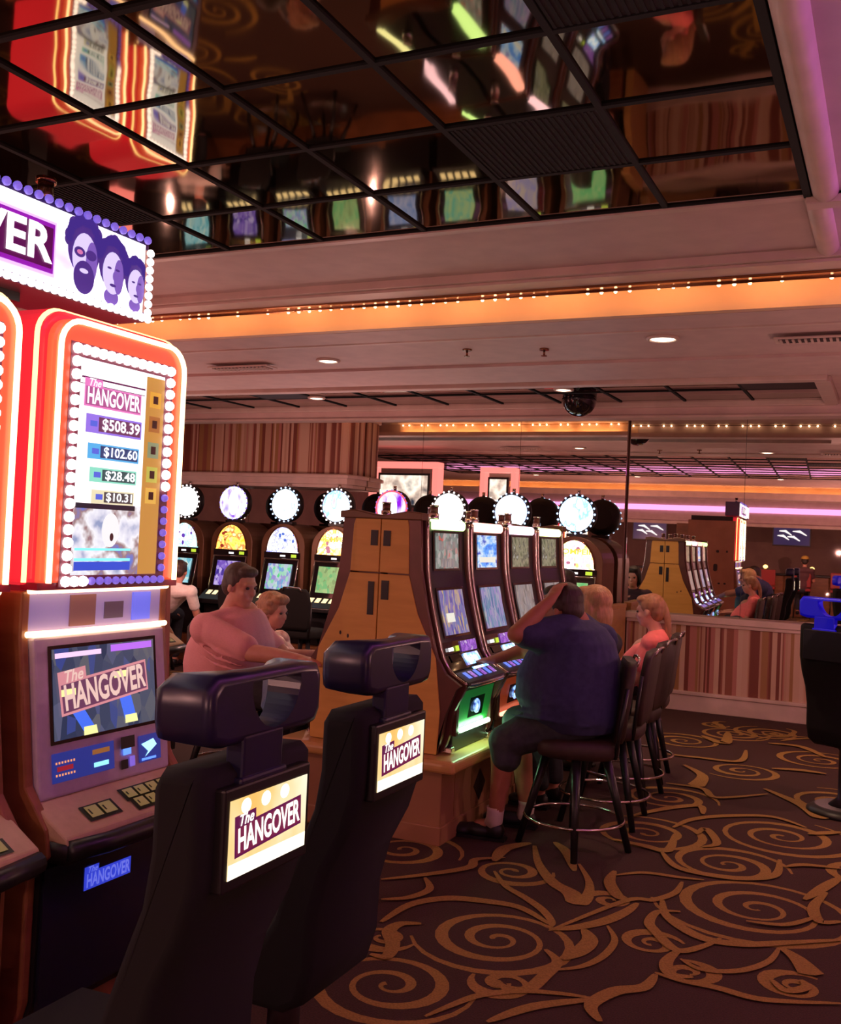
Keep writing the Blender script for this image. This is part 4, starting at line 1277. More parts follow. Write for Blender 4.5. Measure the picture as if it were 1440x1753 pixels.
    put_bulbs(t, pv, .0120, BULBB, 8)
    return t


tall_machine(2.30, 'tall red neon slot machine with the dollar jackpot display, right of its twin')
tall_machine(1.63, 'tall red neon slot machine cut off by the left edge of the photo')
# plinth and the end of the bank
t = thing('bank_plinth', 'dark kick plinth with a red-brown wooden top under the tall red machines', 'plinth', (-2.4, 1.7, 0))
G().box(-.80, .40, -1.5, .97, .255, .29, WOODRD).obj('top', t, bevel=.006)
G().box(-.78, .36, -1.48, .95, .04, .255, BLACK).box(-.76, .33, -1.46, .93, 0, .04, BLACK).obj('base', t)
t = thing('bank_end_panel', 'tall red-brown end panel of the red neon bank, its vents seen in the mirror', 'cabinet end panel', (-2.42, 2.625, 0))
pr = [(-.55, .29), (.30, .29), (.37, .50), (.36, .80), (.28, .95), (.26, 1.46), (.27, 2.17), (-.55, 2.17)]
G().prism(pr, 'y', 0, .03, noisy('pale_red_wood', (.34, .14, .07), (.40, .17, .09), 4, .5)).obj('panel', t, bevel=.006)
for (x, z, w_, h) in ((-.02, 1.62, .05, .05), (.14, 1.62, .03, .04), (-.05, 1.33, .07, .13), (.12, 1.05, .04, .03), (.02, 1.05, .04, .03)):
    G().prism([(x + q[0], z + q[1]) for q in rrect(w_, h, min(w_, h) * .4, 4)], 'y', .028, .036, VENTDARK).obj('vent', t)
G().box(-.5, .22, -.02, .02, 2.17, 2.25, VENTDARK).obj('crest', t)
# hidden rear half of the bank so that it stands as a solid row
t = thing('bank_cabinet', 'dark wooden cabinet spine behind the tall red machines', 'cabinet', (-2.85, 1.7, 0))
G().box(-.33, .22, -1.4, .90, .29, 2.10, WOODRD).obj('body', t, bevel=.006)

# ---- the big portrait sign above
t = thing('overhead_sign', 'long lit sign with white block letters and three purple portraits, ringed with bulbs', 'illuminated sign', (HX, 1.55, 2.395))
Y0, Y1 = -1.35, .86
G().box(-.26, -.012, Y0, Y1, -.128, .128, mat('sign_case', (.10, .06, .14), .35, .4)).obj('case', t, bevel=.006)
g = G()
art = screen('sign_clouds', [(.45, .30, .95), (.95, .88, 1.0), (1, .97, 1), (.80, .70, 1.0)], 3.2, 1.5, (1, 1, 2), 'noise', 4)
g.box(-.012, -.006, Y0 + .02, Y1 - .025, -.105, .105, art)
g.obj('lit_face', t)
g = G()
g.box(-.008, .002, -.38, .470, -.088, .062, glow('letter_frame_lilac', (.75, .45, 1.0), 1.2))
g.box(-.008, .005, -.372, .462, -.080, .054, mat('letter_plum', (.10, .0, .12), .4, 0, (.30, .01, .45), .8))
g.box(-.008, .0062, -.360, .455, -.068, .042, mat('letter_dark', (.06, .0, .04), .4, 0, (.10, .0, .08), .6))
g.text('HANGOVER', (.009, .062, -.012), (0, 1, 0), (0, 0, 1), .132, glow('letters_white', (1.0, .93, .97), 1.8), .03, 0, width=.77)
g.obj('letter_panel', t)
HAIR_P = mat('print_violet_dark', (.04, .02, .12), .5, 0, (.07, .03, .26), .7)
FACE_P = glow('print_lilac', (.72, .60, .95), .95)
SHAD_P = mat('print_violet', (.10, .05, .25), .5, 0, (.22, .12, .55), .7)


def portrait(y, z, s, style, label):
    g = G()
    x = -.003
    U, W_ = (0, 1, 0), (0, 0, 1)
    rd = random.Random(style)

    def E(cy, cz, ry, rz, m, d):
        g.disc((x + d, y + cy * s, z + cz * s), U, W_, ry * s, rz * s, m, 22)
    E(0, .22, .56, .72, HAIR_P, 0)
    for k in range(16):
        a = math.pi * (k / 15)
        E(.52 * math.cos(a), .30 + .62 * math.sin(a), .13 + rd.random() * .08, .13 + rd.random() * .08, HAIR_P, .0003)
    E(.02, -.02, .42, .62, FACE_P, .001)
    E(.26, -.08, .20, .52, SHAD_P, .0016)
    if style == 1:
        E(.02, -.52, .36, .42, HAIR_P, .002); E(.0, -.36, .15, .06, FACE_P, .003)
        E(-.17, .08, .19, .13, HAIR_P, .003); E(.22, .08, .19, .13, HAIR_P, .003)
        E(-.17, .08, .10, .06, glow('print_rose', (.75, .2, .45), .8), .0035)
    else:
        E(-.15, .10, .09, .035, HAIR_P, .003); E(.19, .10, .09, .035, HAIR_P, .003)
        E(.02, -.38, .13, .045, HAIR_P, .003); E(.05, -.10, .05, .12, SHAD_P, .003)
        E(0, -.72, .30, .24, SHAD_P, .0008)
    g.obj('portrait', t, label=label)


portrait(.580, .0, .112, 1, 'bearded head in dark glasses, the largest portrait')
portrait(.695, -.015, .100, 2, 'middle portrait with swept-back hair')
portrait(.795, -.030, .082, 3, 'smallest portrait at the end of the sign')
G().box(-.008, -.002, .835, .842, -.10, .09, mat('gold_edge', (.4, .15, .1), .4)).obj('edge_strip', t)
bl = []
k = 0
y = Y0 + .85
while y < Y1:
    bl.append((.004, y, -.120)); y += .027
bl = bl[-52:]
bl += [(.004, Y1 - .012, -.10 + .026 * k) for k in range(8)]
put_bulbs(t, bl, .0125, BULBW, 6)
tp = []
y = Y0 + .85
while y < Y1:
    tp.append((.004, y, .118)); y += .036
put_bulbs(t, tp[-38:], .0125, BULBB, 6)
G().box(-.2, -.1, .35, .45, -.153, -.128, BLACK).box(-.2, -.1, -.3, -.2, -.153, -.128, BLACK).obj('bracket', t)
G().cyl((-.10, .52, .128), (-.10, .52, .20), .022, CHROME).cyl((-.10, .52, .20), (-.10, .52, .215), .028, BRASS).obj('candle_light', t)


# ================================================================== CHAIRS AND STOOLS
def game_chair(x, y, rz, label, group, lit=True, head=BLUEPL):
    """origin on the floor under the seat; the back faces local +x"""
    t = thing('game_chair', label, 'chair', (x, y, 0), rz, group)
    B = .30                                   # back plane
    prof = [(0, 1.19), (.002, 1.10), (0, 1.0), (-.03, .90), (-.08, .80), (-.108, .69), (-.112, .55), (-.14, .46), (-.20, .425), (-.55, .425), (-.60, .455), (-.615, .52),
            (-.58, .565), (-.34, .575), (-.27, .60), (-.235, .66), (-.215, .74), (-.17, .86), (-.135, .95), (-.12, 1.05), (-.12, 1.17), (-.10, 1.205), (-.02, 1.21)]
    rings = []
    cx_, cz_ = -.15, .8
    for (yy, k) in ((-.19, .0), (-.185, .014), (-.165, .026), (.165, .026), (.185, .014), (.19, .0)):
        ring = []
        for i, (px, pz) in enumerate(prof):
            a, b = prof[i - 1], prof[(i + 1) % len(prof)]
            dx, dz = b[0] - a[0], b[1] - a[1]
            L_ = math.hypot(dx, dz)
            nx, nz = -dz / L_, dx / L_          # outward for this clockwise outline
            ring.append((B + px + nx * (k - .026), yy, pz + nz * (k - .026)))
        rings.append(ring)
    g = G(); g.ring(rings, BLACKM)
    g.obj('seat_shell', t)
    # headrest with a half-moon hole
    g = G()
    n = 44
    hy, hz = .020, 1.352
    outer = []
    oc = rrect(.385, .135, .03, 6, 0, 1.313)
    for i in range(n):
        a = 2 * math.pi * i / n
        d = (math.cos(a), math.sin(a))
        best = None
        for j in range(len(oc)):
            p, q = oc[j], oc[(j + 1) % len(oc)]
            ex, ez = q[0] - p[0], q[1] - p[1]
            den = d[0] * ez - d[1] * ex
            if abs(den) < 1e-9:
                continue
            s_ = ((p[0] - hy) * ez - (p[1] - hz) * ex) / den
            u_ = ((p[0] - hy) * d[1] - (p[1] - hz) * d[0]) / den
            if s_ > 0 and -1e-6 <= u_ <= 1 + 1e-6:
                best = s_ if best is None else max(best, s_)
        outer.append((hy + d[0] * best, hz + d[1] * best))
    hole = []
    for i in range(n):
        a = 2 * math.pi * i / n
        yy, zz = .085 * math.cos(a), .088 * math.sin(a)
        if zz > .008:
            yy, zz = yy * 1.0, .008
        hole.append((hy + yy, hz + zz))
    x0, x1 = B - .125, B + .012

    def bx(X_, yy):
        k = max(0, 1 - (abs(yy) / .185) ** 2.2)
        return X_ + (.080 * k if X_ < B - .05 else 0)
    vs = []
    LAY = ((x0, .022), (x0 + .004, .010), (x0 + .016, .002), (x0 + .03, 0), (x1 - .022, 0), (x1 - .010, .002), (x1 - .003, .008), (x1, .018))
    for X_, ins in LAY:
        for (yy, zz) in outer:
            vs.append((bx(X_, yy), yy * (1 - ins / .19), 1.313 + (zz - 1.313) * (1 - ins / .067)))
    for X_ in (x0, x1):
        for (yy, zz) in hole:
            vs.append((bx(X_, yy), yy, zz))
    fs, flat = [], []
    for i in range(n):
        k = (i + 1) % n
        for L_ in range(7):
            fs.append((L_ * n + i, L_ * n + k, (L_ + 1) * n + k, (L_ + 1) * n + i))
        flat.append((7 * n + i, 7 * n + k, 9 * n + k, 9 * n + i))
        flat.append((i, 8 * n + i, 8 * n + k, k))
        flat.append((8 * n + i, 9 * n + i, 9 * n + k, 8 * n + k))
    b0 = len(g.v)
    g.add(vs, fs, head, True)
    for q in flat:
        g.f.append(tuple(b0 + j for j in q)); g.m.append(0); g.sm.append(False)
    g.obj('headrest', t)
    g = G().box(B - .03, B + .012, -.085, .05, 1.165, 1.262, head).box(B - .028, B + .018, -.095, .06, 1.165, 1.185, head)
    g.obj('neck_bracket', t, bevel=.006)
    g = G().box(B - .02, B + .022, -.150, .142, .985, 1.175, BLACK)
    fr = g.obj('panel_frame', t, bevel=.005)
    if lit:
        g = G()
        g.box(B + .021, B + .0235, -.134, .128, 1.008, 1.152, screen('chair_panel_print', [(1.0, .48, .10), (1.0, .62, .22), (1.0, .85, .55), (1, .95, .8)], 5.0, .95, (1, 1, .6), 'noise', .8))
        g.quad((B + .0238, -.134, 1.008), (B + .0238, .128, 1.008), (B + .0238, .128, 1.036), (B + .0238, -.134, 1.036), glow('chair_panel_white', (1, .93, .72), 1.3))
        for k in range(3):
            g.disc((B + .0239, -.085 + k * .065, 1.135), (0, 1, 0), (0, 0, 1), .016, .014, glow('chair_panel_spot', (1, .92, .7), 1.9), 16)
        logo(g, (B + .0242, -.006, 1.080), (0, 1, 0), (0, 0, 1), .225, PLUM, glow('logo_cream', (1, .92, .80), 1.5), mat('logo_wine', (.10, .01, .04), .5, 0, (.22, .02, .08), .6), .06, .0006)
        g.obj('lit_panel', fr)
    # pedestal
    g = G().tube([(0, 0, .44), (0, 0, .40), (0, 0, .10), (0, 0, .05)], [.09, .045, .045, .10], mat('grey_pedestal', (.10, .08, .10), .35, .7), n=20)
    g.obj('pedestal', t)
    g = G().tube([(0, 0, .05), (0, 0, .02), (0, 0, .0)], [.18, .23, .235], BLACK, n=28)
    g.obj('base_plate', t)
    return t


game_chair(-1.17 - .30, 2.37, 0, 'black game chair with lit yellow panel and dark blue headrest, farther from viewer', 'game chairs at the tall red machines')
game_chair(-1.10 - .30, 1.655, 0, 'black game chair with lit yellow panel, nearest the viewer and largest', 'game chairs at the tall red machines')
game_chair(-.25, 7.05, -2.0, 'black chair with bright blue headrest at the right edge of the photo', None, False, mat('blue_glow_plastic', (.012, .015, .75), .35, 0, (0, 0, 1), .12))  # headrest glows blue of itself in place of blue light falling on it


def stool(x, y, rz, label, group, dark=False, swivel=0.0):
    t = thing('casino_stool', label, 'stool', (x, y, 0), rz, group)
    up = BLACKM if dark else UPHOL
    rings = []
    for (z, k) in ((.505, -.03), (.515, -.008), (.54, .0), (.575, .0), (.598, -.012), (.606, -.05)):
        rings.append([(p[0], p[1], z) for p in rrect(.44 + 2 * k, .42 + 2 * k, .12, 6)])
    G().ring(rings, up).obj('seat', t)
    for (sx, sy) in ((1, 1), (1, -1), (-1, 1), (-1, -1)):
        rs = Matrix.Rotation(swivel, 3, 'Z')
        G().tube([rs @ Vector((.11 * sx, .11 * sy, .51)), rs @ Vector((.215 * sx, .205 * sy, 0))], [.026, .018], BLACK, n=8).obj('leg', t)
    G().tube([(.268 * math.cos(a), .262 * math.sin(a), .165) for a in [2 * math.pi * k / 28 for k in range(28)]], .009, CHROME, True, 6).obj('foot_ring', t)
    # back
    rings = []
    for (z, x_, w_) in ((.60, .205, .30), (.64, .215, .37), (.75, .225, .40), (.90, .245, .41), (1.00, .26, .38), (1.035, .265, .30)):
        rings.append([(x_ + p[0], p[1], z) for p in rrect(.05, w_, .022, 3)])
    G().ring(rings, up).obj('backrest', t)
    for s_ in (-1, 1):
        G().tube([(.19, s_ * .16, .52), (.205, s_ * .19, .66), (.235, s_ * .21, .90)], .012, BLACK, n=6).obj('back_post', t)
    G().tube([(.29, -.12, 1.01), (.305, -.10, 1.045), (.308, 0, 1.052), (.305, .10, 1.045), (.29, .12, 1.01)], .008, CHROME, n=6).obj('pull_handle', t)
    return t


STG = 'brown stools along the right side of the maple bank'
stool(-1.54, 5.36, .35, 'brown padded stool under the man in the dark shirt, nearest the viewer', STG, False, -.85)
stool(-1.55, 6.02, .05, 'brown stool under the blonde-haired person beyond the dark-shirted man', STG)
stool(-1.60, 6.66, -.05, 'empty brown stool between the blonde-haired person and the woman in coral', STG)
stool(-1.66, 7.28, .08, 'brown stool under the woman in the coral top', STG)
stool(-3.78, 5.34, math.pi - .1, 'stool under the man in the pink polo shirt', 'stools on the hidden side of the maple bank')
stool(-3.80, 5.98, math.pi + .1, 'stool under the curly-haired woman', 'stools on the hidden side of the maple bank')
p = P(522, 1075, Y=9.25)
stool(p.x, 9.25, math.pi / 2 * -1, 'black high-backed seat facing the round-topped machine with the yellow arch', 'dark seats at the round-topped machines', True)
stool(-6.45, 9.22, -math.pi / 2, 'dark seat facing the white-arched machine, mostly behind the curly-haired woman', 'dark seats at the round-topped machines', True)
#stool(-7.2, 9.22, -math.pi / 2, 'dark seat facing the orange-arched machine, behind the man in pink', 'dark seats at the round-topped machines', True)
tall_machine(4.78, 'red neon slot machine of the next row, seen in the mirror tiles, near one', -4.72)
tall_machine(5.48, 'red neon slot machine of the next row, seen in the mirror tiles, far one', -4.72)
t = thing('bank_plinth', 'dark plinth under the red neon machines of the next row', 'plinth', (-5.0, 5.1, 0))
G().box(-.4, .36, -.68, .74, .04, .29, BLACK).box(-.38, .33, -.66, .72, 0, .04, BLACK).obj('base', t, bevel=.006)

# ================================================================== PEOPLE
def remesh(name, g, m, parent, voxel=.010, smooth=2, label=None):
    """merge overlapping closed forms into one continuous skin"""
    me = bpy.data.meshes.new(name)
    me.from_pydata(g.v, [], g.f)
    bm = bmesh.new(); bm.from_mesh(me)
    bmesh.ops.recalc_face_normals(bm, faces=bm.faces)
    bm.to_mesh(me); bm.free()
    o = bpy.data.objects.new(name, me)
    COL.objects.link(o)
    r = o.modifiers.new('skin', 'REMESH'); r.mode = 'VOXEL'; r.voxel_size = voxel; r.use_smooth_shade = True
    s = o.modifiers.new('soften', 'SMOOTH'); s.iterations = smooth; s.factor = .5
    dg = bpy.context.evaluated_depsgraph_get(); dg.update()
    new = bpy.data.meshes.new_from_object(o.evaluated_get(dg))
    bpy.data.objects.remove(o); bpy.data.meshes.remove(me)
    new.name = name
    new.materials.clear(); new.materials.append(m)
    for p in new.polygons:
        p.material_index = 0; p.use_smooth = True
    o = bpy.data.objects.new(name, new)
    COL.objects.link(o)
    o.parent = parent
    if label:
        o['label'] = label
    return o


def limb(g, pts, rs, n=14):
    """tapered limb through joints, each joint rounded"""
    g.tube(pts, rs, SKIN, n=n)
    for p, r in zip(pts, rs):
        g.ball(p, r * 1.0, SKIN, n=n, k=8)
    return g


def basis(fwd, up):
    f = Vector(fwd).normalized()
    s = Vector(up).cross(f).normalized()       # the person's left
    u = f.cross(s).normalized()
    return f, s, u


def head(g, c, fwd, up, k=1.0, female=False):
    """face and skull around c (centre of the head)"""
    f, s, u = basis(fwd, up)
    M = Matrix((f, s, u)).transposed()

    def e(a, b, c_, r, tilt=0):
        g.ball(Vector(c) + (f * a + s * b + u * c_) * k, tuple(q * k for q in r), SKIN, rot=M)
    e(-.012, 0, .030, (.092, .076, .088))          # skull
    e(.020, 0, -.030, (.070, .062, .080))          # face
    e(.040, 0, -.082, (.040, .040, .030))          # chin
    e(.010, 0, -.068, (.055, .055, .035))          # jaw
    e(.088, 0, -.018, (.018, .012, .024))          # nose
    e(.098, 0, -.030, (.012, .014, .010))
    e(.070, 0, .022, (.022, .052, .012))           # brow
    e(.082, 0, -.058, (.012, .024, .006))          # lips
    e(.080, 0, -.067, (.012, .021, .006))
    for q in (-1, 1):
        e(-.005, q * .078, -.012, (.018, .009, .030))   # ears
        e(.060, q * .036, -.026, (.022, .020, .022))    # cheeks
    return f, s, u


def eyes(t, c, f, s, u, k=1.0):
    g = G()
    M = Matrix((f, s, u)).transposed()
    for q in (-1, 1):
        g.ball(Vector(c) + (f * .078 + s * q * .031 + u * .003) * k, (.010 * k, .014 * k, .008 * k), mat('eye_dark', (.05, .03, .03), .3), rot=M, n=10, k=6)
    g.obj('eyes', t)


def hair(t, c, f, s, u, col, k=1.0, style='short', name='hair'):
    M = Matrix((f, s, u)).transposed()
    g = G()
    c = Vector(c)

    def e(a, b, c_, r):
        g.ball(c + (f * a + s * b + u * c_) * k, tuple(q * k for q in r), SKIN, rot=M)
    rd = random.Random(5)
    if style == 'short':
        e(-.022, 0, .045, (.092, .083, .084)); e(-.055, 0, .0, (.055, .074, .075)); e(.035, 0, .085, (.050, .066, .032))
        e(-.01, .072, .02, (.030, .012, .035)); e(-.01, -.072, .02, (.030, .012, .035))
    elif style == 'curly':
        e(-.030, 0, .040, (.100, .098, .095)); e(-.045, 0, -.015, (.075, .092, .080)); e(.035, 0, .088, (.055, .078, .040))
        for i in range(70):
            a, b = rd.uniform(0, 6.28), rd.uniform(-.5, 1.45)
            d = (math.cos(a) * math.cos(b), math.sin(a) * math.cos(b), math.sin(b))
            if d[0] > .45 and d[2] < .75:
                continue
            e(-.030 + d[0] * .098, d[1] * .096, .022 + d[2] * .095, (.022, .022, .022))
    elif style == 'bob':
        e(-.030, 0, .040, (.102, .096, .092)); e(-.050, 0, -.04, (.074, .092, .105)); e(.030, 0, .088, (.058, .078, .038))
        e(.0, .085, -.02, (.045, .020, .075)); e(.0, -.085, -.02, (.045, .020, .075))
    elif style == 'pony':
        e(-.024, 0, .040, (.096, .086, .086)); e(-.055, 0, 0, (.055, .076, .080)); e(.030, 0, .085, (.055, .070, .034))
        for i in range(9):
            e(-.10 - .010 * i + .001 * i * i, 0, .03 - .026 * i, (.030 - .001 * i, .030 - .0015 * i, .032))
    m = noisy('hair_%s' % name, tuple(q * .8 for q in col), tuple(min(1, q * 1.15) for q in col), 60, .55, .4, 3, (1, 1, .25))
    return remesh(name, g, m, t, .006, 3)


def hand(g, wrist, d, palm, k=1.0, curl=.5, side=1):
    """palm with four unequal bent fingers and a thumb from its side; d = pointing, palm = palm's facing"""
    d = Vector(d).normalized(); n = Vector(palm); n = (n - d * n.dot(d)).normalized(); a = d.cross(n)
    w = Vector(wrist)
    M = Matrix((d, a, n)).transposed()
    g.ball(w + d * .045 * k, (.052 * k, .040 * k, .016 * k), SKIN, rot=M)
    g.tube([w, w + d * .03 * k], [.026 * k, .026 * k], SKIN, n=10)
    for i, (o, L) in enumerate(((-.030, .066), (-.010, .076), (.010, .072), (.029, .056))):
        b = w + d * .082 * k + a * o * k
        d1 = (d + n * curl * .6).normalized(); d2 = (d + n * curl * 2.0).normalized(); d3 = (d * .5 + n * curl * 2.6).normalized()
        p1 = b + d1 * L * .45 * k; p2 = p1 + d2 * L * .32 * k; p3 = p2 + d3 * L * .25 * k
        limb(g, [b - d * .02 * k, b, p1, p2, p3], [.0095 * k, .0092 * k, .0086 * k, .008 * k, .007 * k], 8)
    b = w + d * .025 * k - a * .034 * k * side
    t1 = b + (d * .6 - a * side * .8 + n * .3).normalized() * .035 * k
    t2 = t1 + (d * .9 - a * side * .25 + n * .5).normalized() * .030 * k
    limb(g, [b + a * .012 * side, t1, t2], [.013 * k, .011 * k, .009 * k], 8)


def loft(g, secs, n=20):
    """secs: (centre, half depth vector, half width vector)"""
    rings = []
    for c, a, b in secs:
        c, a, b = Vector(c), Vector(a), Vector(b)
        rings.append([c + a * math.cos(q) + b * math.sin(q) for q in [2 * math.pi * i / n for i in range(n)]])
    g.ring(rings, SKIN)
    for c, a, b in (secs[0], secs[-1]):
        pass
    return g


def shoe(t, heel, toe_dir, m, k=1.0):
    f = Vector((toe_dir[0], toe_dir[1], 0)).normalized(); s = Vector((0, 0, 1)).cross(f)
    M = Matrix((f, s, Vector((0, 0, 1)))).transposed()
    g = G(); h = Vector(heel)
    g.ball(h + f * .015 * k + Vector((0, 0, .050)), (.055 * k, .042 * k, .052), SKIN, rot=M)
    g.ball(h + f * .10 * k + Vector((0, 0, .040)), (.09 * k, .046 * k, .040), SKIN, rot=M)
    g.ball(h + f * .18 * k + Vector((0, 0, .034)), (.065 * k, .050 * k, .034), SKIN, rot=M)
    o = remesh('shoe', g, m, t, .008, 2)
    g = G()
    prof = [(-.045, .032), (.03, .040), (.12, .044), (.19, .050), (.235, .036), (.250, 0)]
    out = [h + f * a * k + s * b * k for a, b in prof] + [h + f * a * k - s * b * k for a, b in reversed(prof[:-1])]
    g.prism([(p.x, p.y) for p in out], 'z', .002, .018, BLACK)
    g.obj('sole', o)


def mobj(m):
    return m


def cloth(name, c1, c2, sc=30):
    return noisy(name, c1, c2, sc, .85, .15, 3)


def sphere_chain(g, pts, rs, n=16):
    return limb(g, pts, rs, n)


# ---------------------------------------------------------------- man in the dark shirt, hand on his head
def man_dark():
    t = thing('person', 'heavy man in dark navy shirt and shorts on a stool, hand on his head', 'person', (-1.62, 5.38, 0))
    t2 = t.location.copy()

    def L(v):
        return Vector(v) - t2
    hip = L((-1.58, 5.38, .70))
    hc = L(P(962, 1042, Y=5.34))                       # head centre
    sh_l = L(P(925, 1088, Y=5.14)); sh_r = L(P(1030, 1095, Y=5.62))
    neck = L(P(972, 1078, Y=5.38))
    belly = L((-1.70, 5.36, .86))
    chest = L((-1.66, 5.36, 1.08))
    upper = L((-1.60, 5.38, 1.20))
    # body skin: one continuous surface
    g = G()
    fwd = (-1, .12, -.12)
    f, s, u = head(g, hc, fwd, (-.05, 0, 1), 1.12)
    limb(g, [neck + Vector((0, 0, -.06)), neck, hc - u * .03], [.072, .066, .060])
    g.ball(chest, (.15, .19, .16), SKIN); g.ball(hip, (.15, .18, .12), SKIN); limb(g, [hip, belly, chest, upper], [.14, .15, .15, .10])
    limb(g, [upper, sh_l + Vector((0, .03, -.03))], [.085, .07]); limb(g, [upper, sh_r + Vector((0, -.03, -.03))], [.085, .07])
    elb = L(P(884, 1086, Y=5.02)); wr = L(P(944, 1026, Y=5.17))
    limb(g, [sh_l, elb], [.066, .050]); limb(g, [elb, (elb + wr) / 2, wr], [.048, .044, .028])
    top = hc + u * .150 - f * .02 + Vector((0, -.055, 0))
    hand(g, wr, (top - wr), -u + f * -.1, 1.08, .30, -1)
    elr = L((-1.98, 5.66, 1.0)); wrr = L((-2.10, 5.52, .95))
    limb(g, [sh_r, elr], [.066, .050]); limb(g, [elr, wrr], [.046, .028]); hand(g, wrr, (-1, -.1, -.15), (0, 0, -1), 1.0, .35, 1)
    kl = L(P(858, 1268, Y=5.22)); al = L(P(848, 1398, Y=5.24))
    kr = L((-1.98, 5.56, .60)); ar = L((-1.88, 5.56, .10))
    for kn, an, yy in ((kl, al, -.10), (kr, ar, .12)):
        h_ = hip + Vector((-.02, yy, -.03))
        limb(g, [h_, kn], [.10, .070]); limb(g, [kn, kn * .62 + an * .38 + Vector((.02, 0, 0)), an], [.064, .062, .040])
        limb(g, [an, an + Vector((-.02, 0, -.05)), an + Vector((-.10, 0, -.055))], [.040, .038, .028])
    remesh('body', g, SKIN2, t, .009, 2)
    eyes(t, hc, f, s, u, 1.12)
    hair(t, hc, f, s, u, (.035, .016, .012), 1.14, 'short', 'dark_hair')
    # shirt
    g = G()
    W = Vector((0.02, 1, 0)).normalized(); D = Vector((1, 0, 0))
    secs = [(L((-1.55, 5.38, .635)), D * .20, W * .215), (L((-1.58, 5.38, .70)), D * .255, W * .265), (L((-1.61, 5.37, .80)), D * .285, W * .285),
            (L((-1.61, 5.37, .92)), D * .280, W * .285), (L((-1.59, 5.37, 1.03)), D * .250, W * .275), (L((-1.57, 5.37, 1.12)), D * .205, W * .262),
            (L((-1.57, 5.37, 1.19)), D * .15, W * .215), (L((-1.60, 5.37, 1.235)), D * .095, W * .12)]
    loft(g, secs, 28)
    mid = elb * .58 + sh_l * .42
    limb(g, [upper + Vector((0, -.10, -.04)), sh_l, mid], [.11, .095, .076]); limb(g, [upper + Vector((0, .12, -.04)), sh_r, sh_r * .35 + elr * .65], [.11, .095, .078])
    # soft folds at the waist
    for i in range(5):
        g.tube([L((-1.87 + .02 * i, 5.20, .70 + .03 * i)), L((-1.66, 5.095, .72 + .035 * i)), L((-1.42, 5.17, .69 + .04 * i))], [.006, .016, .006], SKIN, n=8)
    remesh('shirt', g, cloth('navy_cloth', (.026, .030, .095), (.038, .040, .120)), t, .009, 3, 'dark navy short-sleeved shirt')
    g = G()
    M = Matrix((f, s, u)).transposed()
    rings = [[neck + Vector((.0, 0, z)) + Vector((math.cos(a) * r, math.sin(a) * r * .98, 0)) for a in [2 * math.pi * k / 24 for k in range(24)]] for z, r in ((-.035, .098), (.012, .080), (.016, .074), (-.035, .090))]
    g.ring(rings, MATS['navy_cloth']); g.obj('collar', t)
    # shorts
    g = G()
    g.ball(hip + Vector((0, 0, -.02)), (.20, .215, .115), SKIN)
    for kn, yy in ((kl, -.10), (kr, .12)):
        h_ = hip + Vector((-.02, yy, -.015))
        limb(g, [h_, h_ * .45 + kn * .55, kn + Vector((.03, 0, .0))], [.128, .112, .094])
        limb(g, [kn + Vector((.02, 0, 0)), kn + Vector((.035, 0, -.085))], [.090, .084])
    remesh('shorts', g, cloth('dark_shorts', (.030, .034, .045), (.045, .048, .058)), t, .009, 2)
    for an in (al, ar):
        o = G().tube([an + Vector((0, 0, .055)), an + Vector((0, 0, .03)), an + Vector((-.005, 0, -.02)), an + Vector((-.02, 0, -.05))], [.050, .047, .048, .046], mat('white_sock', (.62, .52, .50), .9), n=18)
        o.obj('sock', t)
        shoe(t, (an.x + .015, an.y, -t.location.z + .003), (-1, -.08), mat('black_shoe', (.012, .010, .012), .5), 1.12)
    return t


man_dark()


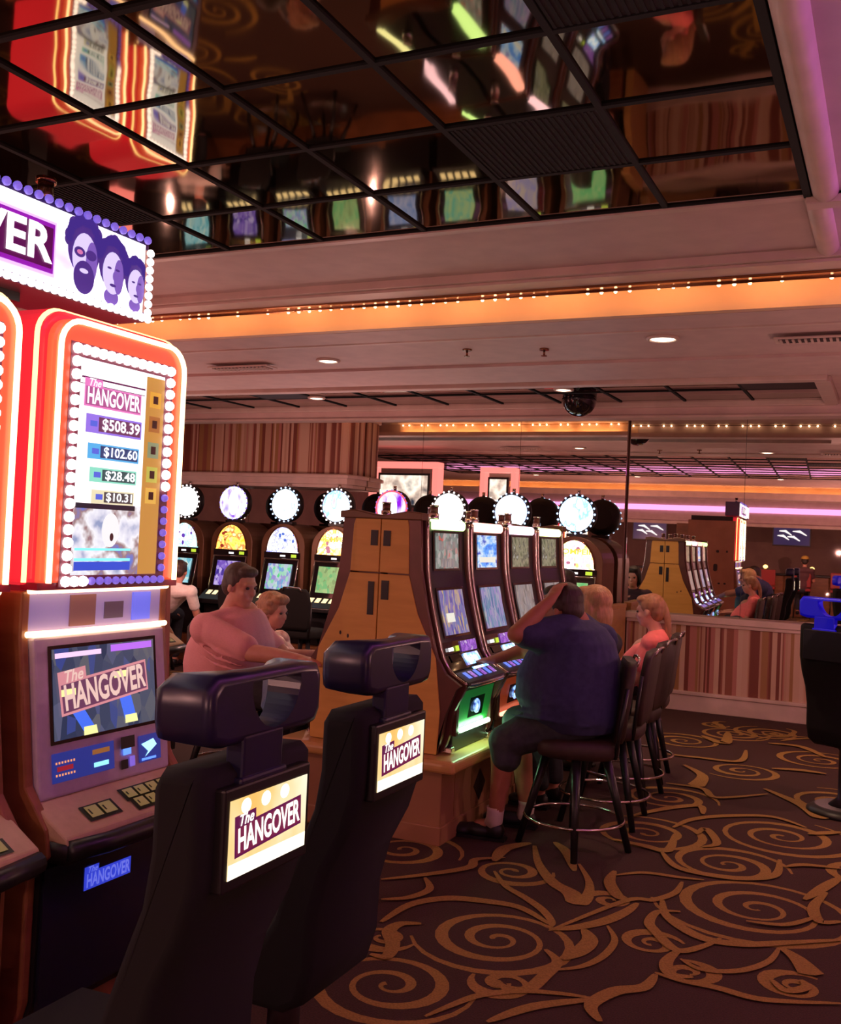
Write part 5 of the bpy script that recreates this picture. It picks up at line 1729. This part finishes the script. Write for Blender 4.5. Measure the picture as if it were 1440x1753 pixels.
# ---------------------------------------------------------------- man in the pink polo
def man_pink():
    O = Vector((-3.72, 5.30, 0))
    t = thing('person', 'greying man in a pink polo shirt sitting side-on, reaching towards a machine', 'person', O)

    def L(v):
        return Vector(v) - O
    hc = L(P(412, 1003, Y=5.22))
    g = G()
    f, s, u = head(g, hc, (1, -.10, -.16), (.10, 0, 1), 1.14)
    neck = L(P(392, 1050, Y=5.24))
    hip = L((-3.84, 5.32, .70)); upper = L((-3.72, 5.28, 1.09)); chest = L((-3.76, 5.29, .95))
    limb(g, [upper, neck, hc - u * .04], [.085, .068, .064])
    limb(g, [hip, chest, upper], [.15, .15, .11])
    sh_r = L(P(352, 1076, Y=5.03)); sh_l = L((-3.76, 5.46, 1.02))
    el = L(P(432, 1118, Y=4.97)); wr = L(P(512, 1128, Y=5.00))
    limb(g, [upper, sh_r, el], [.08, .072, .054]); limb(g, [el, (el + wr) / 2, wr], [.054, .048, .030]); hand(g, wr, (1, .05, .02), (0, 0, -1), 1.05, .35, -1)
    ell = L((-3.52, 5.48, .84)); wrl = L((-3.26, 5.44, .88))
    limb(g, [upper, sh_l, ell], [.08, .072, .052]); limb(g, [ell, wrl], [.048, .029]); hand(g, wrl, (1, -.1, -.1), (0, 0, -1), 1.0, .35, 1)
    for yy in (-.10, .12):
        kn = L((-3.36, 5.32 + yy, .62)); an = L((-3.40, 5.32 + yy, .10))
        limb(g, [hip + Vector((0, yy, -.02)), kn], [.10, .07]); limb(g, [kn, an], [.062, .042]); limb(g, [an, an + Vector((.1, 0, -.05))], [.040, .028])
    remesh('body', g, SKIN, t, .009, 2)
    eyes(t, hc, f, s, u, 1.14)
    hair(t, hc, f, s, u, (.085, .055, .045), 1.15, 'short', 'greying_hair')
    g = G()
    W = Vector((0, 1, 0)); D = Vector((1, 0, .1))
    secs = [(L((-3.84, 5.32, .60)), D * .24, W * .22), (L((-3.83, 5.31, .70)), D * .29, W * .25), (L((-3.82, 5.30, .80)), D * .305, W * .26), (L((-3.81, 5.29, .91)), D * .285, W * .26),
            (L((-3.79, 5.28, 1.01)), D * .235, W * .25), (L((-3.75, 5.27, 1.09)), D * .165, W * .20), (L((-3.70, 5.27, 1.14)), D * .095, W * .10)]
    loft(g, secs, 28)
    mid = el * .86 + sh_r * .14
    limb(g, [upper + Vector((0, -.08, -.04)), sh_r, mid + Vector((0, 0, .01))], [.115, .100, .080]); limb(g, [upper + Vector((0, .06, -.06)), sh_l, sh_l * .3 + ell * .7], [.095, .080, .066])
    for i in range(3):
        a = sh_r + Vector((-.05, -.035, -.03 - .05 * i)); b = el + Vector((-.02, -.03, -.055 - .03 * i))
        g.tube([a, (a + b) / 2 + Vector((0, -.03, -.02)), b], [.005, .013, .005], SKIN, n=8)
    pk = noisy('pink_polo', (.80, .34, .36), (.86, .38, .40), 90, .85, .1, 2, (1, 1, 4))
    remesh('polo_shirt', g, pk, t, .009, 7, 'salmon pink polo shirt')
    g = G()
    rings = [[neck + Vector((.012, 0, z)) + Vector((math.cos(a) * r * 1.05, math.sin(a) * r, .02 * math.cos(a) * -1)) for a in [2 * math.pi * k / 24 for k in range(24)]] for z, r in ((-.055, .108), (-.005, .084), (-.002, .078), (-.055, .098))]
    g.ring(rings, pk); g.obj('collar', t)
    g = G()
    for k in range(3):
        g.ball(L(P(414 + k * 2, 1062 + 13 * k, Y=5.16)), .005, mat('shirt_button', (.5, .2, .25), .4), n=8, k=5)
    g.obj('button_row', t)
    g = G()
    g.ball(hip + Vector((0, 0, -.02)), (.17, .20, .11), SKIN)
    for yy in (-.10, .12):
        kn = L((-3.36, 5.32 + yy, .62)); an = L((-3.40, 5.32 + yy, .16))
        limb(g, [hip + Vector((0, yy, -.01)), kn], [.125, .092]); limb(g, [kn, an], [.086, .068])
    remesh('trousers', g, cloth('dark_trousers', (.020, .018, .022), (.030, .026, .030)), t, .010, 2)
    for yy in (-.10, .12):
        shoe(t, (.30, yy + .02, .003), (1, 0), mat('brown_shoe', (.05, .025, .015), .5), 1.1)
    return t


man_pink()


# ---------------------------------------------------------------- seated women and others
def sitter(label, headpx, Yh, face, seat, haircol, hstyle, topc, topn, k=1.0, lean=.06, arms=True, skinm=SKIN, hand_to=None, bottoms=(.03, .03, .04), width=.19, hairname='hair', printed=False):
    hcw = headpx if Yh is None else P(headpx[0], headpx[1], Y=Yh)
    F = Vector((face[0], face[1], 0)).normalized(); S = Vector((0, 0, 1)).cross(F)
    O = Vector((seat[0], seat[1], 0))
    t = thing('person', label, 'person', O)
    hc = hcw - O
    g = G()
    f, s, u = head(g, hc, F + Vector((0, 0, -.12)), Vector((0, 0, 1)) + F * .08, k)
    neck = hc - u * .125 * k - f * .02 - F * .01
    hip = Vector((0, 0, .69))
    upper = neck - Vector((0, 0, .085)) - F * .02
    chest = hip * .30 + upper * .70 + F * .03
    limb(g, [upper, neck, hc - u * .05], [.065, .050 * k, .052 * k])
    limb(g, [hip, chest, upper], [.11, .105, .062])
    bodyw = []
    for q in (-1, 1):
        sh = upper + S * q * width * .86 + Vector((0, 0, -.02))
        el = sh + F * .10 + S * q * .05 + Vector((0, 0, -.25))
        wr = el + F * .24 + S * (-q) * .04 + Vector((0, 0, -.02))
        if hand_to and q == hand_to[0]:
            wr = Vector(hand_to[1]) - O
            el = (sh + wr) / 2 + Vector((0, 0, -.09)) + S * q * .04
        limb(g, [upper, sh, el], [.056, .052, .042]); limb(g, [el, wr], [.040, .025])
        hand(g, wr, F + Vector((0, 0, -.1)), (0, 0, -1), .92, .35, q)
        bodyw.append((sh, el, wr))
        kn = F * .42 + S * q * .10 + Vector((0, 0, .60)); an = F * .36 + S * q * .11 + Vector((0, 0, .10))
        limb(g, [hip + S * q * .09, kn], [.09, .062]); limb(g, [kn, an], [.058, .036]); limb(g, [an, an + F * .10 + Vector((0, 0, -.055))], [.035, .026])
    remesh('body', g, skinm, t, .009, 2)
    eyes(t, hc, f, s, u, k)
    hair(t, hc, f, s, u, haircol, k * 1.02, hstyle, hairname)
    g = G()
    secs = []
    for a, dpt, wd in ((0, .155, .185), (.2, .165, .19), (.45, .155, .18), (.7, .140, .185), (.88, .110, .18), (.98, .088, .15), (1.10, .066, .078)):
        c = hip * (1 - a) + upper * a + (F * .03 if .3 < a < .95 else Vector((0, 0, 0))) + Vector((0, 0, -.04 * (1 - a)))
        secs.append((c, F * dpt, S * wd * (width / .18)))
    loft(g, secs, 24)
    g.ball(upper + Vector((0, 0, .005)), .088, SKIN)
    for sh, el, wr in bodyw:
        limb(g, [upper + Vector((0, 0, -.012)), sh + Vector((0, 0, .008)), sh * .40 + el * .60], [.088, .078, .060])
    if printed:
        tm = noisy(topn, topc, (.85, .62, .55), 26, .85, .1, 3)
    else:
        tm = cloth(topn, topc, tuple(min(1, q * 1.15) for q in topc))
    remesh('top', g, tm, t, .009, 2)
    g = G()
    g.ball(hip + Vector((0, 0, -.03)), (.165, .175, .11), SKIN)
    for q in (-1, 1):
        kn = F * .42 + S * q * .10 + Vector((0, 0, .60)); an = F * .36 + S * q * .11 + Vector((0, 0, .16))
        limb(g, [hip + S * q * .09, kn], [.112, .082]); limb(g, [kn, an], [.076, .058])
    remesh('trousers', g, cloth('trousers_%s' % topn, bottoms, tuple(q * 1.3 for q in bottoms)), t, .010, 2)
    for q in (-1, 1):
        an = F * .34 + S * q * .11
        shoe(t, (an.x, an.y, .003), (F.x, F.y), mat('black_shoe'), .95)
    return t


sitter('older woman with curly fair hair and floral blouse beside the man in pink', (470, 1047), 5.86, (1, -.05), (-3.86, 5.95), (.42, .20, .11), 'curly', (.55, .22, .20), 'floral_blouse', 1.0, printed=True,
       bottoms=(.75, .04, .12), hairname='curly_hair')
sitter('fair-haired person in dark clothes beyond the man with his hand on his head', (1012, 1040), 6.05, (-1, .1), (-1.58, 6.08), (.50, .27, .13), 'bob', (.014, .012, .020), 'black_top', 1.06, width=.215, hairname='fair_hair')
sitter('woman in a coral top with a blonde ponytail, playing the last machine', (1112, 1046), 7.14, (-1, .05), (-1.68, 7.22), (.36, .16, .08), 'pony', (.92, .20, .20), 'coral_top', .98, width=.17, hairname='blonde_hair')
sitter('dark-haired person at the round-topped machine nearest the half wall', (968, 998), 9.05, (.0, 1), (-2.86, 9.10), (.02, .012, .010), 'bob', (.05, .02, .03), 'maroon_top', 1.0, hairname='black_hair')
sitter('dark-haired person in a white shirt, half hidden by the tall red machine', (308, 978), 9.0, (-.3, 1), (-7.55, 9.02), (.04, .02, .014), 'short', (.80, .74, .70), 'white_shirt', 1.0, hairname='brown_hair')
stool(-7.60, 8.98, -math.pi / 2, 'dark seat of the person in the white shirt', 'dark seats at the round-topped machines', True)
stool(-2.86, 9.12, -math.pi / 2, 'dark seat at the round-topped machine nearest the half wall', 'dark seats at the round-topped machines', True)

# ================================================================== lit portals and the bar, seen in the mirrors
def portal(x0, x1, y, z1, label, rz=0.0, tv=True):
    w = x1 - x0
    t = thing('neon_portal', label, 'illuminated sign', ((x0 + x1) / 2, y, 0), rz)
    z0 = 1.75
    for q in (-w / 2 - .09, w / 2):
        G().box(q, q + .09, -.11, .11, 0, z0, BLACK).obj('pillar', t)
    g = G().box(-w / 2 - .09, -w / 2, -.12, .12, z0, z1, NEONP); g.obj('lit_post', t, bevel=.01)
    g = G().box(w / 2, w / 2 + .09, -.12, .12, z0, z1, NEONP); g.obj('lit_post', t, bevel=.01)
    g = G().box(-w / 2 - .09, w / 2 + .09, -.12, .12, z1, z1 + .09, NEONP); g.obj('lit_beam', t, bevel=.01)
    if tv:
        G().box(-w / 2 + .05, w / 2 - .05, .02, .08, z1 - .62, z1 - .08, BLACK).obj('screen_case', t, bevel=.01)
        G().box(-w / 2 + .09, w / 2 - .09, .08, .084, z1 - .58, z1 - .12, screen('portal_screen', [(.02, .03, .05), (.5, .4, .35), (1, .9, .8), (.3, .3, .3)], 3.5, 1.6, (1, 1, 1), 'noise', 6)).obj('screen', t)
    return t


portal(-7.45, -6.45, 6.9, 2.70, 'salmon neon portal framing a screen, mirrored above the maple end panel')
portal(-6.75, -6.25, 4.0, 2.85, 'narrow salmon neon portal around a small screen, mirrored right of the larger one')

# bar area far behind the viewer
t = thing('bar_counter', 'dark bar counter along the far wall, seen in the mirror above the half wall', 'bar', (-2.2, -7.0, 0))
G().box(-3.4, 2.6, -.3, .3, 0, 1.05, WOODRD).obj('body', t, bevel=.01)
G().box(-3.45, 2.65, -.36, .36, 1.05, 1.10, BLACK).obj('top', t, bevel=.01)
TVB = mat('tv_navy', (.01, .01, .04), .3, 0, (.02, .02, .12), .5)
for k, (px, lab) in enumerate(((1118, 'wall television with white script on navy, mirrored above the maple bank'), (1360, 'wall television with white script on navy, mirrored near the right edge'))):
    # place by where its mirror image falls
    d = P(px, 905, Y=2 * YR + 5.9)
    t = thing('television', lab, 'television', (d.x + .86, -5.93, 2.08), 0)
    G().box(-.46, .46, -.05, .0, -.26, .26, BLACK).obj('case', t, bevel=.01)
    G().box(-.43, .43, .0, .004, -.23, .23, TVB).obj('screen', t)
    g = G()
    for (a, b) in (((-.36, .02), (-.02, .12)), ((-.20, -.12), (.10, -.02)), ((.0, .02), (.30, .12)), ((.06, -.10), (.34, .0))):
        g.tube([(-a[0], .006, a[1]), (-(a[0] + b[0]) / 2, .006, (a[1] + b[1]) / 2 + .05), (-b[0], .006, b[1])], [.012, .035, .012], WHITE, n=6)
    g.obj('script_lettering', t)
for k in range(5):
    x = -2.9 + k * .85
    t = thing('bar_chair', ['red-backed bar chair at the far end of the bar', 'red-backed bar chair, second along the bar', 'red-backed bar chair at the middle of the bar', 'red-backed bar chair, second from the aisle end', 'red-backed bar chair at the aisle end of the bar'][k], 'chair', (x, -6.1, 0), 0, 'red chairs at the bar')
    G().box(-.2, .2, -.2, .2, .70, .77, mat('red_leather', (.30, .02, .02), .4)).obj('seat', t, bevel=.02)
    G().box(-.2, .2, .17, .22, .80, 1.2, MATS['red_leather']).obj('backrest', t, bevel=.02)
    for sx in (-1, 1):
        for sy in (-1, 1):
            G().tube([(sx * .16, sy * .16, .70), (sx * .2, sy * .2, 0)], .014, BLACK, n=6).obj('leg', t)
for k in range(4):
    x = -3.3 + k * 1.15
    t = thing('table_lamp', ['small yellow lamp at the far end of the bar top', 'small yellow lamp, second along the bar top', 'small yellow lamp, third along the bar top', 'small yellow lamp nearest the aisle on the bar top'][k], 'lamp', (x, -6.85, 1.10), 0, 'small lamps on the bar')
    G().cyl((0, 0, 0), (0, 0, .12), .02, BRASS).obj('base', t)
    G().ball((0, 0, .16), (.06, .06, .05), glow('amber_shade', (1.0, .65, .2), 4.0), n=12, k=7).obj('shade', t)
# violet-lit slot sign seen at the right edge of the mirror
t = thing('slot_machine', 'magenta-lit slot machine at the far right edge of the mirrored hall', 'slot machine', (.15, -4.6, 0), math.pi / 2)
G().box(-.3, .25, -.3, .3, 0, 1.0, BLACK).box(-.3, .1, -.28, .28, 1.0, 1.9, BLACK).obj('cabinet', t, bevel=.02)
G().box(.1, .105, -.24, .24, 1.1, 1.85, screen('magenta_screen', [(.9, .05, .5), (1, .3, .7), (.9, .85, .9), (.7, .1, .2)], 4, 1.4, (1, 1, 1), 'noise', 2)).obj('screen', t)
G().box(.24, .26, -.25, .25, .7, .95, glow('button_blue')).obj('button_deck', t)

t = sitter('person in dark clothes and a mustard cap at the bar, seen in the mirror', Vector((-1.16, -5.98, 1.36)), None, (0, -1), (-1.2, -6.05), (.03, .02, .015), 'short', (.10, .04, .05), 'bar_top', 1.0, hairname='bar_hair')
t.location.z = .08
g = G().ball((.04, .07, 1.44), (.10, .11, .085), mat('mustard_cloth', (.55, .33, .06), .8), n=18, k=10, z0=-.1, z1=1.0)
g.ball((.04, -.03, 1.425), (.07, .10, .012), MATS['mustard_cloth'])
g.obj('cap', t)
